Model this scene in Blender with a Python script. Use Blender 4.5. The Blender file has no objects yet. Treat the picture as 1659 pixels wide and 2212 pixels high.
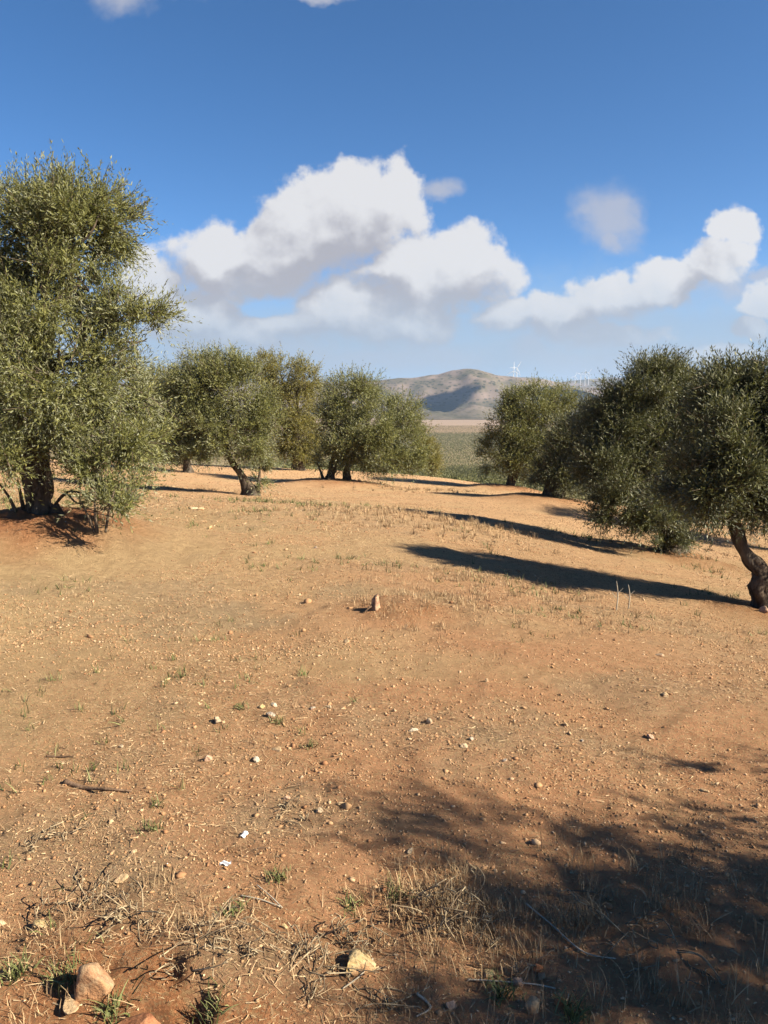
import bpy, bmesh, math, random
import numpy as np
from mathutils import Vector

S = bpy.context.scene
COL = S.collection
R_ = math.radians
random.seed(5)
RNG = np.random.default_rng(11)

# ------------------------------------------------------------------ camera, light, sky
PITCH = R_(8.3)
EYE = 1.6
cam_d = bpy.data.cameras.new("camera")
cam = bpy.data.objects.new("camera", cam_d); COL.objects.link(cam)
cam_d.sensor_fit = 'HORIZONTAL'; cam_d.sensor_width = 36; cam_d.lens = 36
cam_d.clip_start = 0.05; cam_d.clip_end = 60000
cam.location = (0, 0, EYE); cam.rotation_euler = (R_(90) - PITCH, 0, 0)
S.camera = cam

SUN_EL = R_(33)
SUN_AZ = R_(20)                     # the sun stands to the right, this far behind the camera
SUN = Vector((math.cos(SUN_EL) * math.cos(SUN_AZ), -math.cos(SUN_EL) * math.sin(SUN_AZ), math.sin(SUN_EL)))
sd = bpy.data.lights.new("sun", 'SUN'); sun = bpy.data.objects.new("sun", sd); COL.objects.link(sun)
sd.energy = 4.9; sd.angle = R_(0.53); sd.color = (1.0, 0.89, 0.70)
sun.rotation_euler = SUN.to_track_quat('Z', 'Y').to_euler(); sun.location = (30, -10, 40)

S.view_settings.view_transform = 'Standard'; S.view_settings.look = 'None'
S.view_settings.gamma = 1; S.view_settings.use_curve_mapping = False
EXPO = 1.72
S.view_settings.exposure = EXPO
S.cycles.max_bounces = 6; S.cycles.diffuse_bounces = 3; S.cycles.transmission_bounces = 3
S.cycles.volume_bounces = 0; S.cycles.sample_clamp_indirect = 4.0

SKY_STRENGTH = 0.052
SKY = (2500.0, 0.8, 0.0, 2.4, 1.22)     # altitude, air, dust, ozone, saturation
SC = 1 / 2.1603                      # the photograph was measured on a 1659 x 2212 copy: to the 768 x 1024 frame

def vray(vx, vy):                    # direction of the ray through a measured point (x right, y ahead, z up)
    r = (vx * SC - 384) / 768; d = (vy * SC - 512) / 768
    return np.array([r, math.cos(PITCH) - math.sin(PITCH) * d, -(math.sin(PITCH) + math.cos(PITCH) * d)])
def at(vx, vy, Y):                   # the point of that ray at distance Y ahead
    v = vray(vx, vy); return v * (Y / v[1]) + np.array([0, 0, EYE])
def upm(Y): return SC / 768 * Y      # metres per measured unit at distance Y
def suv(vx, vy):
    v = vray(vx, vy); return v[0] / v[1], v[2] / v[1]

class NT:                            # small node-tree writer
    def __init__(s, t): s.t = t
    def n(s, typ, **k):
        nd = s.t.nodes.new(typ)
        for a, v in k.items():
            if a == 'ins':
                for i, val in v.items():
                    if isinstance(val, bpy.types.NodeSocket): s.t.links.new(val, nd.inputs[i])
                    else: nd.inputs[i].default_value = val
            else: setattr(nd, a, v)
        return nd
    def m(s, op, a, b=0.0, c=0.0, clamp=False):
        return s.n('ShaderNodeMath', operation=op, use_clamp=clamp, ins={0: a, 1: b, 2: c}).outputs[0]
    def v(s, op, a, b=(0, 0, 0)):
        nd = s.n('ShaderNodeVectorMath', operation=op, ins={0: a, 1: b})
        return nd.outputs['Value'] if op in ('LENGTH', 'DOT_PRODUCT') else nd.outputs[0]
    def mix(s, f, a, b, blend='MIX'):
        nd = s.n('ShaderNodeMix', data_type='RGBA', blend_type=blend)
        for i, val in ((0, f), (6, a), (7, b)):
            if isinstance(val, bpy.types.NodeSocket): s.t.links.new(val, nd.inputs[i])
            else: nd.inputs[i].default_value = val if i == 0 or len(val) == 4 else (*val, 1)
        return nd.outputs[2]
    def ss(s, x, lo, hi):
        return s.n('ShaderNodeMapRange', interpolation_type='SMOOTHSTEP', ins={0: x, 1: lo, 2: hi, 3: 0.0, 4: 1.0}).outputs[0]
    def noise(s, vec, scale, detail=4.0, rough=0.55, out=0):
        return s.n('ShaderNodeTexNoise', ins={'Vector': vec, 'Scale': scale, 'Detail': detail, 'Roughness': rough}).outputs[out]

# cumulus: soft ellipses in sky direction (u = x/y, v = z/y), broken up by noise
CLOUDS = [(745, 465, 160, 115), (838, 440, 80, 95), (765, 415, 95, 75), (640, 470, 80, 80), (690, 520, 170, 105), (600, 550, 120, 80), (475, 570, 110, 80), (560, 600, 170, 60),
          (430, 690, 130, 100), (890, 600, 130, 90), (1010, 590, 120, 85), (780, 665, 190, 85), (870, 690, 150, 54), (640, 715, 150, 50),
          (480, 735, 200, 40), (1588, 488, 40, 44), (1550, 560, 66, 56), (1440, 605, 85, 55), (1330, 645, 108, 52), (1205, 688, 105, 50),
          (1095, 695, 72, 40), (1290, 712, 180, 32), (1655, 645, 55, 42), (1632, 705, 40, 26), (1600, 768, 100, 26), (330, 620, 80, 70)]
SOFT = [(1315, 480, 95, 95), (1312, 530, 40, 50), (952, 418, 52, 32), (300, -50, 150, 75), (500, -75, 130, 60), (1640, 590, 60, 30), (800, 770, 520, 44), (1350, 775, 520, 46), (690, -10, 90, 20), (1300, 730, 200, 40), (1560, 600, 90, 60)]
GREY = [(540, 600, 165, 48), (640, 615, 130, 42), (740, 560, 90, 50), (430, 590, 70, 60), (760, 735, 260, 36), (1040, 610, 60, 48), (830, 625, 90, 26), (1250, 720, 220, 36), (1360, 670, 110, 30), (480, 745, 160, 30), (1100, 720, 120, 30)]

def build_world():
    w = bpy.data.worlds.new("World"); S.world = w; w.use_nodes = True
    t = NT(w.node_tree); w.node_tree.nodes.clear()
    w.cycles.sampling_method = 'NONE'
    def ellipses(q, uv, lst, k):
        d = None
        for (vx, vy, rx, ry) in lst:
            u0, v0 = suv(vx, vy); u1, _ = suv(vx + rx, vy); _, v1 = suv(vx, vy - ry)
            p = q.v('MULTIPLY', q.v('SUBTRACT', uv, (u0, v0, 0)), (1 / (u1 - u0), 1 / (v1 - v0), 0))
            e = q.m('SUBTRACT', 1.0, q.v('LENGTH', p))
            d = e if d is None else q.m('SMOOTH_MAX', d, e, k)
        return d
    g = bpy.data.node_groups.new("cloud_field", 'ShaderNodeTree')
    g.interface.new_socket("uv", in_out='INPUT', socket_type='NodeSocketVector')
    g.interface.new_socket("dense", in_out='OUTPUT', socket_type='NodeSocketFloat')
    q = NT(g); gi = q.n('NodeGroupInput'); go = q.n('NodeGroupOutput')
    q.t.links.new(ellipses(q, gi.outputs[0], CLOUDS, 0.16), go.inputs[0])

    tc = t.n('ShaderNodeTexCoord').outputs['Generated']
    xyz = t.n('ShaderNodeSeparateXYZ', ins={0: tc})
    yy = t.m('MAXIMUM', xyz.outputs[1], 0.08)
    uv0 = t.n('ShaderNodeCombineXYZ', ins={0: t.m('DIVIDE', xyz.outputs[0], yy), 1: t.m('DIVIDE', xyz.outputs[2], yy), 2: 0.37}).outputs[0]
    def warp(vec, scale, amp, detail):
        nz = t.n('ShaderNodeTexNoise', ins={'Vector': vec, 'Scale': scale, 'Detail': detail, 'Roughness': 0.55})
        return t.v('ADD', vec, t.v('MULTIPLY', t.v('SUBTRACT', nz.outputs['Color'], (0.5, 0.5, 0.5)), (amp, amp, 0)))
    uv = warp(warp(uv0, 9.0, 0.055, 2.0), 30.0, 0.028, 4.0)
    def G(vec):
        nd = t.n('ShaderNodeGroup'); nd.node_tree = g; w.node_tree.links.new(vec, nd.inputs[0]); return nd.outputs[0]
    a = G(uv); b = G(t.v('ADD', uv, (0.022, 0.040, 0)))
    fa = t.noise(uv0, 20.0, 7.0, 0.58); fb = t.noise(t.v('ADD', uv0, (0.007, 0.011, 0)), 20.0, 7.0, 0.58)
    front = t.ss(xyz.outputs[1], 0.15, 0.4)
    hu, hv = suv(578, 668)
    hole = t.m('MAXIMUM', t.m('SUBTRACT', 1.0, t.v('LENGTH', t.v('MULTIPLY', t.v('SUBTRACT', uv, (hu, hv, 0)), (20, 36, 0)))), 0.0)
    fine = t.noise(uv0, 70.0, 4.0, 0.6)
    dens = t.m('SUBTRACT', t.m('ADD', t.m('ADD', a, t.m('MULTIPLY', t.m('SUBTRACT', fine, 0.5), 0.42)), t.m('MULTIPLY', t.m('SUBTRACT', fa, 0.5), 1.25)), t.m('MULTIPLY', hole, 0.75))
    grey = t.ss(ellipses(t, uv, GREY, 0.25), -0.25, 0.75)
    soft = t.m('ADD', ellipses(t, uv, SOFT, 0.1), t.m('MULTIPLY', t.m('SUBTRACT', fa, 0.5), 1.3))
    edge = t.m('ADD', 0.19, t.m('MULTIPLY', grey, 0.45))
    cover = t.m('MULTIPLY', t.n('ShaderNodeMapRange', interpolation_type='SMOOTHSTEP', ins={0: dens, 1: -0.18, 2: edge, 3: 0.0, 4: 0.97}).outputs[0], front)
    thin = t.m('MULTIPLY', t.m('MULTIPLY', t.ss(soft, -0.1, 0.75), 0.78), front)
    lit = t.m('ADD', 0.52, t.m('ADD', t.m('MULTIPLY', t.m('SUBTRACT', a, b), 1.0), t.m('MULTIPLY', t.m('SUBTRACT', fa, fb), 1.4)))
    lit = t.m('SUBTRACT', lit, t.m('MULTIPLY', grey, 0.55), clamp=True)
    K = 2 ** -EXPO
    shade = (0.46 * K, 0.45 * K, 0.485 * K); white = (0.81 * K, 0.80 * K, 0.805 * K); mid = (0.52 * K, 0.535 * K, 0.61 * K)
    c = t.mix(t.ss(lit, 0.0, 1.0), shade, white)
    sky = t.n('ShaderNodeTexSky', sky_type='NISHITA', sun_disc=False, sun_elevation=SUN_EL,
              sun_rotation=math.atan2(SUN.x, SUN.y), altitude=SKY[0], air_density=SKY[1], dust_density=SKY[2], ozone_density=SKY[3])
    hs = t.n('ShaderNodeHueSaturation', ins={'Saturation': SKY[4], 'Color': sky.outputs[0]})
    skyc = t.v('SCALE', hs.outputs[0]); skyc.node.inputs['Scale'].default_value = SKY_STRENGTH
    low = t.m('MULTIPLY', t.ss(t.m('ADD', xyz.outputs[2], t.m('MULTIPLY', t.m('SUBTRACT', fa, 0.5), 0.05)), 0.19, 0.02), 0.93)
    skyc = t.mix(low, skyc, (0.36 * K, 0.50 * K, 0.66 * K))
    out = t.mix(thin, skyc, mid)
    out = t.mix(cover, out, c)
    out = t.mix(t.m('MULTIPLY', t.ss(t.m('ADD', xyz.outputs[2], t.m('MULTIPLY', t.m('SUBTRACT', fa, 0.5), 0.10)), 0.17, 0.06), 0.62), out, (0.43 * K, 0.53 * K, 0.66 * K))
    bg = t.n('ShaderNodeBackground', ins={0: out, 1: 1.0})
    wo = t.n('ShaderNodeOutputWorld'); w.node_tree.links.new(bg.outputs[0], wo.inputs[0])
build_world()

# ------------------------------------------------------------------ helpers
def tag(o, label=None, cat=None, group=None, kind=None):
    for k, v in (('label', label), ('category', cat), ('group', group), ('kind', kind)):
        if v: o[k] = v
    return o
def empty(name, loc):
    o = bpy.data.objects.new(name, None); COL.objects.link(o); o.location = loc
    o.empty_display_size = 0.2
    return o
def mesh(name, V, F, mat, attrs=None, smooth=False, mats=None, midx=None):
    """one mesh from a vertex array and one or more index arrays (rows = faces)"""
    V = np.ascontiguousarray(V, dtype=np.float32)
    Fs = F if isinstance(F, list) else [F]
    me = bpy.data.meshes.new(name)
    me.vertices.add(len(V)); me.vertices.foreach_set('co', V.ravel())
    idx = np.concatenate([f.ravel() for f in Fs]).astype(np.int32)
    tot = np.concatenate([np.full(len(f), f.shape[1]) for f in Fs]).astype(np.int32)
    st = np.concatenate([[0], np.cumsum(tot)[:-1]]).astype(np.int32)
    me.loops.add(len(idx)); me.loops.foreach_set('vertex_index', idx)
    me.polygons.add(len(tot)); me.polygons.foreach_set('loop_start', st)
    if smooth: me.polygons.foreach_set('use_smooth', np.ones(len(tot), dtype=bool))
    for m in (mats or [mat]): me.materials.append(m)
    if midx is not None: me.polygons.foreach_set('material_index', midx.astype(np.int32))
    for k, (dom, arr) in (attrs or {}).items():
        arr = np.asarray(arr, dtype=np.float32)
        a = me.attributes.new(k, 'FLOAT' if arr.ndim == 1 else 'FLOAT_COLOR', dom)
        a.data.foreach_set('value' if arr.ndim == 1 else 'color', arr.ravel())
    me.update(calc_edges=True)
    return me
def obj(name, me, parent=None, loc=None):
    o = bpy.data.objects.new(name, me); COL.objects.link(o)
    if parent: o.parent = parent
    if loc is not None: o.location = loc
    return o

def _h(ix, iy, iz):
    n = (ix.astype(np.int64) * 374761393 + iy.astype(np.int64) * 668265263 + iz.astype(np.int64) * 1274126177) & 0xffffffff
    n = ((n ^ (n >> 13)) * 1274126177) & 0xffffffff
    return ((n ^ (n >> 16)) & 0xffff) / 32767.5 - 1
def vn(P):                            # smooth value noise in -1..1
    P = np.asarray(P, dtype=np.float64)
    if P.shape[-1] == 2: P = np.concatenate([P, np.zeros(P.shape[:-1] + (1,))], -1)
    i = np.floor(P); f = P - i; f = f * f * (3 - 2 * f)
    x, y, z = i[..., 0], i[..., 1], i[..., 2]; o = 0
    for dx in (0, 1):
        for dy in (0, 1):
            for dz in (0, 1):
                wgt = (f[..., 0] if dx else 1 - f[..., 0]) * (f[..., 1] if dy else 1 - f[..., 1]) * (f[..., 2] if dz else 1 - f[..., 2])
                o = o + wgt * _h(x + dx, y + dy, z + dz)
    return o
def fbm(P, oct=4, gain=0.5):
    P = np.asarray(P, dtype=np.float64); o = 0; a = 1
    for k in range(oct): o = o + a * vn(P * 2.03 ** k + 17.3 * k); a *= gain
    return o
def nrm(a): return a / np.maximum(np.linalg.norm(a, axis=-1, keepdims=True), 1e-9)

# ------------------------------------------------------------------ terrain
def cp(vx, vy, Y): p = at(vx, vy, Y); return (p[0], p[1], p[2])
CTRL = [(0, 0, 0), (-3, 0, .02), (3, 0, -.03), (0, 3, 0), (-3, 3, .03), (2.5, 3, -.03), (0, 6, 0), (-3, 6, .03), (3, 6, -.32), (6, 0, -.15),
        (0, -6, .05), (-10, 0, .3), (10, -2, -.9), (-12, 12, .3), (12, 9, -1.7), (-12, 26, -.5), (17, 26, -3.8), (-16, 37, -1.1), (10, 37, -3.4),
        (-4.4, 9, .02), (20, 12, -2.8), (-6, 5, .08),
        cp(1645, 1335, 7.8), cp(1447, 1210, 13), cp(540, 1072, 19), cp(715, 1052, 27), cp(330, 1002, 34), cp(829, 1106, 12.6), cp(950, 1032, 36),
        cp(1659, 1196, 18), cp(1180, 1085, 22), cp(1100, 1062, 30), cp(800, 1060, 24)]
CT = np.array(CTRL)
def _U(r2): return 0.5 * r2 * np.log(r2 + 1e-9)
def _fit():
    n = len(CT); d2 = ((CT[:, None, :2] - CT[None, :, :2]) ** 2).sum(-1)
    A = np.zeros((n + 3, n + 3)); A[:n, :n] = _U(d2) + np.eye(n) * 2.0
    A[:n, n:] = np.c_[np.ones(n), CT[:, :2]]; A[n:, :n] = A[:n, n:].T
    return np.linalg.solve(A, np.r_[CT[:, 2], 0, 0, 0])
TW = _fit()
MOUNDS = []                           # (x, y, radius, height)
def tps(x, y):
    o = TW[-3] + TW[-2] * x + TW[-1] * y
    for k in range(len(CT)): o = o + TW[k] * _U((x - CT[k, 0]) ** 2 + (y - CT[k, 1]) ** 2)
    return o
def H(x, y, fine=True):
    x = np.asarray(x, dtype=np.float64); y = np.asarray(y, dtype=np.float64)
    xc = 22 * np.tanh(x / 22); yc = np.clip(y, -14, 37)
    z = tps(xc, yc)
    z = z + np.interp(y, [37, 50, 70, 110, 200, 300, 450, 700, 1200, 9000], [0, -1.6, -4.6, -10.3, -20, -28.5, -40.5, -56, -58.5, -59])
    for (mx, my, mr, mh) in MOUNDS:
        d = ((x - mx) ** 2 + (y - my) ** 2) / mr ** 2
        z = z + mh * np.exp(-d * d * 0.8 - d * 0.4)
    if fine:
        P = np.stack([x, y], -1); r = np.hypot(x, y)
        near = np.clip(1.3 - r / 45, 0, 1)
        z = z + near * (0.040 * vn(P * 0.7 + 3) + 0.022 * vn(P * 1.9) + 0.010 * np.sin((x - .11 * y) * 5.2 + 1.5 * vn(P * .5)) * (.5 + .5 * vn(P * .31 + 8)))
        n2 = np.clip(1.2 - r / 18, 0, 1)
        z = z + n2 * (0.015 * vn(P * 5.1 + 9) + 0.010 * vn(P * 11.7) )
        n3 = np.clip(1.3 - r / 6.5, 0, 1)
        if MOUNDS:
            m0 = np.clip(1.6 - np.hypot(x - MOUNDS[0][0] - .3, y - MOUNDS[0][1] + .5) / 1.5, 0, 1); z = z + m0 * (.045 * np.abs(vn(P * 2.6 + 31)) + .03 * vn(P * 6.3 + 5) + .012 * np.abs(vn(P * 15)))
        z = z + n3 * (0.004 * vn(P * 27) + 0.0028 * np.abs(vn(P * 55 + 4)))
        z = z + np.clip((r - 300) / 900, 0, 1) * 1.2 * vn(P * 0.006)
    return z
def P(vx, vy):                        # where the ray through a measured point meets the ground
    d = vray(vx, vy); t0 = 0.8; t = t0
    while t < 4000:
        if EYE + d[2] * t < H(d[0] * t, d[1] * t): break
        t0 = t; t *= 1.01
    for _ in range(30):
        m = (t0 + t) / 2
        if EYE + d[2] * m < H(d[0] * m, d[1] * m): t = m
        else: t0 = m
    return np.array([d[0] * t, d[1] * t, float(H(d[0] * t, d[1] * t))])

t1b = at(88, 1116, 8.5)
MOUNDS += [(t1b[0], t1b[1], 1.25, float(t1b[2] - H(t1b[0], t1b[1], False)) + .05)]
for (vx, vy, Y, r, h) in ((725, 1052, 27, 1.9, .28), (1180, 1085, 22, 1.6, .22), (1100, 1062, 30, 1.7, .25), (1447, 1210, 13, 1.2, .15), (1650, 1330, 7.8, .7, .08)):
    q = at(vx, vy, Y); MOUNDS.append((q[0], q[1], r, h))
q = P(200, 2150); MOUNDS.append((q[0], q[1], .30, .045))
q = P(470, 2150); MOUNDS.append((q[0], q[1], .26, .07))
q = P(395, 2165); MOUNDS.append((q[0], q[1], .075, -.09))
q = P(350, 2085); MOUNDS.append((q[0], q[1], .06, -.05))
q = P(830, 1312); MOUNDS.append((q[0] + .15, q[1], .33, .07))

# ------------------------------------------------------------------ materials
def material(name):
    m = bpy.data.materials.new(name); m.use_nodes = True; m.node_tree.nodes.clear()
    t = NT(m.node_tree); out = t.n('ShaderNodeOutputMaterial')
    return m, t, lambda sh: m.node_tree.links.new(sh, out.inputs[0])
ALBEDO = 0.75                          # one factor on every base colour, set together with the exposure
def principled(t, col, rough=0.9, bump=None, spec=0.2):
    if isinstance(col, bpy.types.NodeSocket): col = t.mix(1.0, col, (ALBEDO,) * 3, 'MULTIPLY')
    else: col = tuple(ALBEDO * x for x in col)
    p = t.n('ShaderNodeBsdfPrincipled', ins={'Base Color': col if isinstance(col, bpy.types.NodeSocket) else (*col, 1), 'Roughness': rough})
    p.inputs['Specular IOR Level'].default_value = spec
    if bump is not None: t.t.links.new(bump, p.inputs['Normal'])
    return p.outputs[0]
def attr(t, name, out='Fac'): return t.n('ShaderNodeAttribute', attribute_name=name).outputs[out]

def mat_ground():
    m, t, fin = material("soil")
    pos = t.n('ShaderNodeNewGeometry').outputs['Position']
    col = attr(t, 'soil', 'Color'); stony = attr(t, 'stony')
    n1 = t.noise(pos, 12.0, 9, 0.78); n2 = t.noise(pos, 60.0, 3, 0.6)
    v1 = t.n('ShaderNodeTexVoronoi', ins={'Vector': t.v('ADD', pos, t.v('SCALE', t.n('ShaderNodeTexNoise', ins={'Vector': pos, 'Scale': 30.0}).outputs['Color'])), 'Scale': 58.0, 'Randomness': 1.0})
    v2 = t.n('ShaderNodeTexVoronoi', ins={'Vector': pos, 'Scale': 140.0})
    rnd = t.n('ShaderNodeSeparateColor', ins={0: v1.outputs['Color']}); rnd2 = t.n('ShaderNodeSeparateColor', ins={0: v2.outputs['Color']})
    c = t.mix(t.m('MULTIPLY', t.ss(n1, 0.36, 0.66), 1.0), t.mix(1.0, col, (0.82, 0.79, 0.76), 'MULTIPLY'), t.mix(1.0, col, (1.16, 1.16, 1.16), 'MULTIPLY'))
    c = t.mix(t.m('MULTIPLY', t.ss(n2, 0.4, 0.75), 0.35), c, t.mix(1.0, c, (1.25, 1.2, 1.12), 'MULTIPLY'))
    chip = t.m('MULTIPLY', t.m('MULTIPLY', t.ss(rnd.outputs[0], 0.60, 0.72), t.m('SUBTRACT', 1.0, t.ss(v1.outputs['Distance'], 0.25, 0.45))), stony)
    c = t.mix(t.m('MULTIPLY', chip, 0.65), c, t.mix(rnd.outputs[1], (0.56, 0.40, 0.20), (0.72, 0.57, 0.35)))
    chip2 = t.m('MULTIPLY', t.ss(rnd2.outputs[0], 0.66, 0.74), stony)
    c = t.mix(t.m('MULTIPLY', chip2, 0.7), c, t.mix(rnd2.outputs[1], (0.68, 0.52, 0.29), (0.50, 0.36, 0.18)))
    dark = t.m('MULTIPLY', t.ss(rnd.outputs[2], 0.80, 0.88), t.m('SUBTRACT', 1.0, t.ss(v1.outputs['Distance'], 0.15, 0.4)))
    c = t.mix(t.m('MULTIPLY', dark, 0.4), c, (0.12, 0.07, 0.04))
    h = t.m('ADD', t.m('MULTIPLY', n2, 0.5), t.m('SUBTRACT', t.m('MULTIPLY', n1, 1.2), t.m('MULTIPLY', v1.outputs['Distance'], 0.8)))
    b = t.n('ShaderNodeBump', ins={'Strength': 1.0, 'Distance': 0.024, 'Height': h}).outputs[0]
    fin(principled(t, c, 0.95, b, 0.08)); return m
def mat_leaf(name, front, back, yellow, trans=0.25):
    m, t, fin = material(name)
    tint = attr(t, 'tint'); geo = t.n('ShaderNodeNewGeometry')
    f = t.mix(t.ss(tint, 0.55, 1.0), front, yellow)
    f = t.mix(t.m('MULTIPLY', t.ss(tint, 0.5, 0.0), 0.6), f, tuple(0.5 * x for x in front))
    c = t.mix(geo.outputs['Backfacing'], f, back)
    p = principled(t, c, 0.52, None, 0.25)
    tr = t.n('ShaderNodeBsdfTranslucent', ins={0: t.mix(1.0, f, (1.15 * ALBEDO, 1.2 * ALBEDO, 0.7 * ALBEDO), 'MULTIPLY')}).outputs[0]
    fin(t.n('ShaderNodeMixShader', ins={0: trans, 1: p, 2: tr}).outputs[0]); return m
def mat_bark():
    m, t, fin = material("bark")
    pos = t.n('ShaderNodeTexCoord').outputs['Object']
    n = t.noise(t.v('MULTIPLY', pos, (14, 14, 4)), 1.0, 7, 0.7); n2 = t.noise(pos, 3.0, 3)
    c = t.mix(t.ss(n, 0.35, 0.68), (0.035, 0.027, 0.02), (0.15, 0.115, 0.085))
    c = t.mix(t.m('MULTIPLY', t.ss(n2, 0.45, 0.7), 0.5), c, (0.17, 0.15, 0.125))
    b = t.n('ShaderNodeBump', ins={'Strength': 1.0, 'Distance': 0.03, 'Height': n}).outputs[0]
    fin(principled(t, c, 0.95, b, 0.1)); return m
def mat_tint(name, lo, mid, hi, rough=0.9, noise=0.0):
    m, t, fin = material(name)
    tint = attr(t, 'tint'); c = t.mix(t.ss(tint, 0.0, 0.55), lo, mid); c = t.mix(t.ss(tint, 0.5, 1.0), c, hi)
    b = None
    if noise:
        pos = t.n('ShaderNodeTexCoord').outputs['Object']; nz = t.noise(pos, noise, 6, 0.65)
        c = t.mix(t.ss(nz, 0.3, 0.7), t.mix(1.0, c, (0.7, 0.66, 0.6), 'MULTIPLY'), c)
        b = t.n('ShaderNodeBump', ins={'Strength': 0.7, 'Distance': 0.01, 'Height': nz}).outputs[0]
    fin(principled(t, c, rough, b, 0.15)); return m
def mat_plain(name, a, b2, scale, rough=0.8, spec=0.2, bump=0.01):
    m, t, fin = material(name)
    pos = t.n('ShaderNodeTexCoord').outputs['Object']; n = t.noise(pos, scale, 7, 0.65)
    c = t.mix(t.ss(n, 0.32, 0.68), a, b2)
    b = t.n('ShaderNodeBump', ins={'Strength': 0.8, 'Distance': bump, 'Height': n}).outputs[0]
    fin(principled(t, c, rough, b, spec)); return m
M_GROUND = mat_ground()
M_LEAF = mat_leaf("olive_leaf", (0.175, 0.182, 0.064), (0.33, 0.34, 0.22), (0.29, 0.268, 0.078), 0.27)
M_LEAFY = mat_leaf("yellow_olive_leaf", (0.235, 0.215, 0.062), (0.34, 0.32, 0.18), (0.30, 0.25, 0.06), 0.32)
M_LEAF_SHADED = mat_leaf("shaded_olive_leaf", (0.100, 0.106, 0.044), (0.25, 0.26, 0.185), (0.19, 0.178, 0.058), 0.22)  # darker copy of the olive leaf: shade on the right-hand crowns put into the colour
M_BARK = mat_bark()
M_TWIG = mat_plain("twig_bark", (0.06, 0.043, 0.03), (0.15, 0.115, 0.08), 30)
M_GRAVEL = mat_tint("gravel_stone", (0.32, 0.16, 0.08), (0.42, 0.25, 0.13), (0.55, 0.395, 0.25), 0.9)
M_STRAW = mat_tint("dry_straw", (0.20, 0.125, 0.075), (0.42, 0.285, 0.16), (0.62, 0.47, 0.28), 0.7)
M_DEAD = mat_tint("dead_weed", (0.11, 0.075, 0.05), (0.24, 0.18, 0.115), (0.45, 0.36, 0.23), 0.8)
M_GREEN = mat_tint("weed_leaf", (0.075, 0.088, 0.03), (0.13, 0.145, 0.05), (0.22, 0.22, 0.095), 0.6)
def mat_hill():
    m, t, fin = material("hillside")
    pos = t.n('ShaderNodeNewGeometry').outputs['Position']
    p2 = t.v('MULTIPLY', pos, (1, 1, 1.6))
    n = t.noise(p2, 0.006, 6, 0.6); n2 = t.noise(p2, 0.035, 4, 0.6)
    v = t.n('ShaderNodeTexVoronoi', ins={'Vector': p2, 'Scale': 0.05})
    c = t.mix(t.ss(n, 0.38, 0.62), (0.115, 0.105, 0.07), (0.245, 0.19, 0.162))
    c = t.mix(t.m('MULTIPLY', t.ss(n2, 0.5, 0.7), 0.35), c, (0.29, 0.22, 0.18))
    sc = t.m('MULTIPLY', t.m('SUBTRACT', 1.0, t.ss(v.outputs['Distance'], 0.28, 0.42)), t.ss(n, 0.75, 0.45))
    c = t.mix(t.m('MULTIPLY', sc, 0.85), c, (0.045, 0.05, 0.032))
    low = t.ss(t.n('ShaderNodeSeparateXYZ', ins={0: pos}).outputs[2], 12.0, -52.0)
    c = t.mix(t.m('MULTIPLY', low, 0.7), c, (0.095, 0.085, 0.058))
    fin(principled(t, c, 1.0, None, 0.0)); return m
M_HILL = mat_hill()
M_FAR = mat_leaf("grove_leaf", (0.125, 0.125, 0.040), (0.15, 0.15, 0.06), (0.19, 0.17, 0.05), 0.15)
M_TURB = mat_plain("white_turbine_paint", (0.78, 0.78, 0.78), (0.82, 0.82, 0.82), 0.2, 0.4, 0.4, 0.001)

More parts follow.
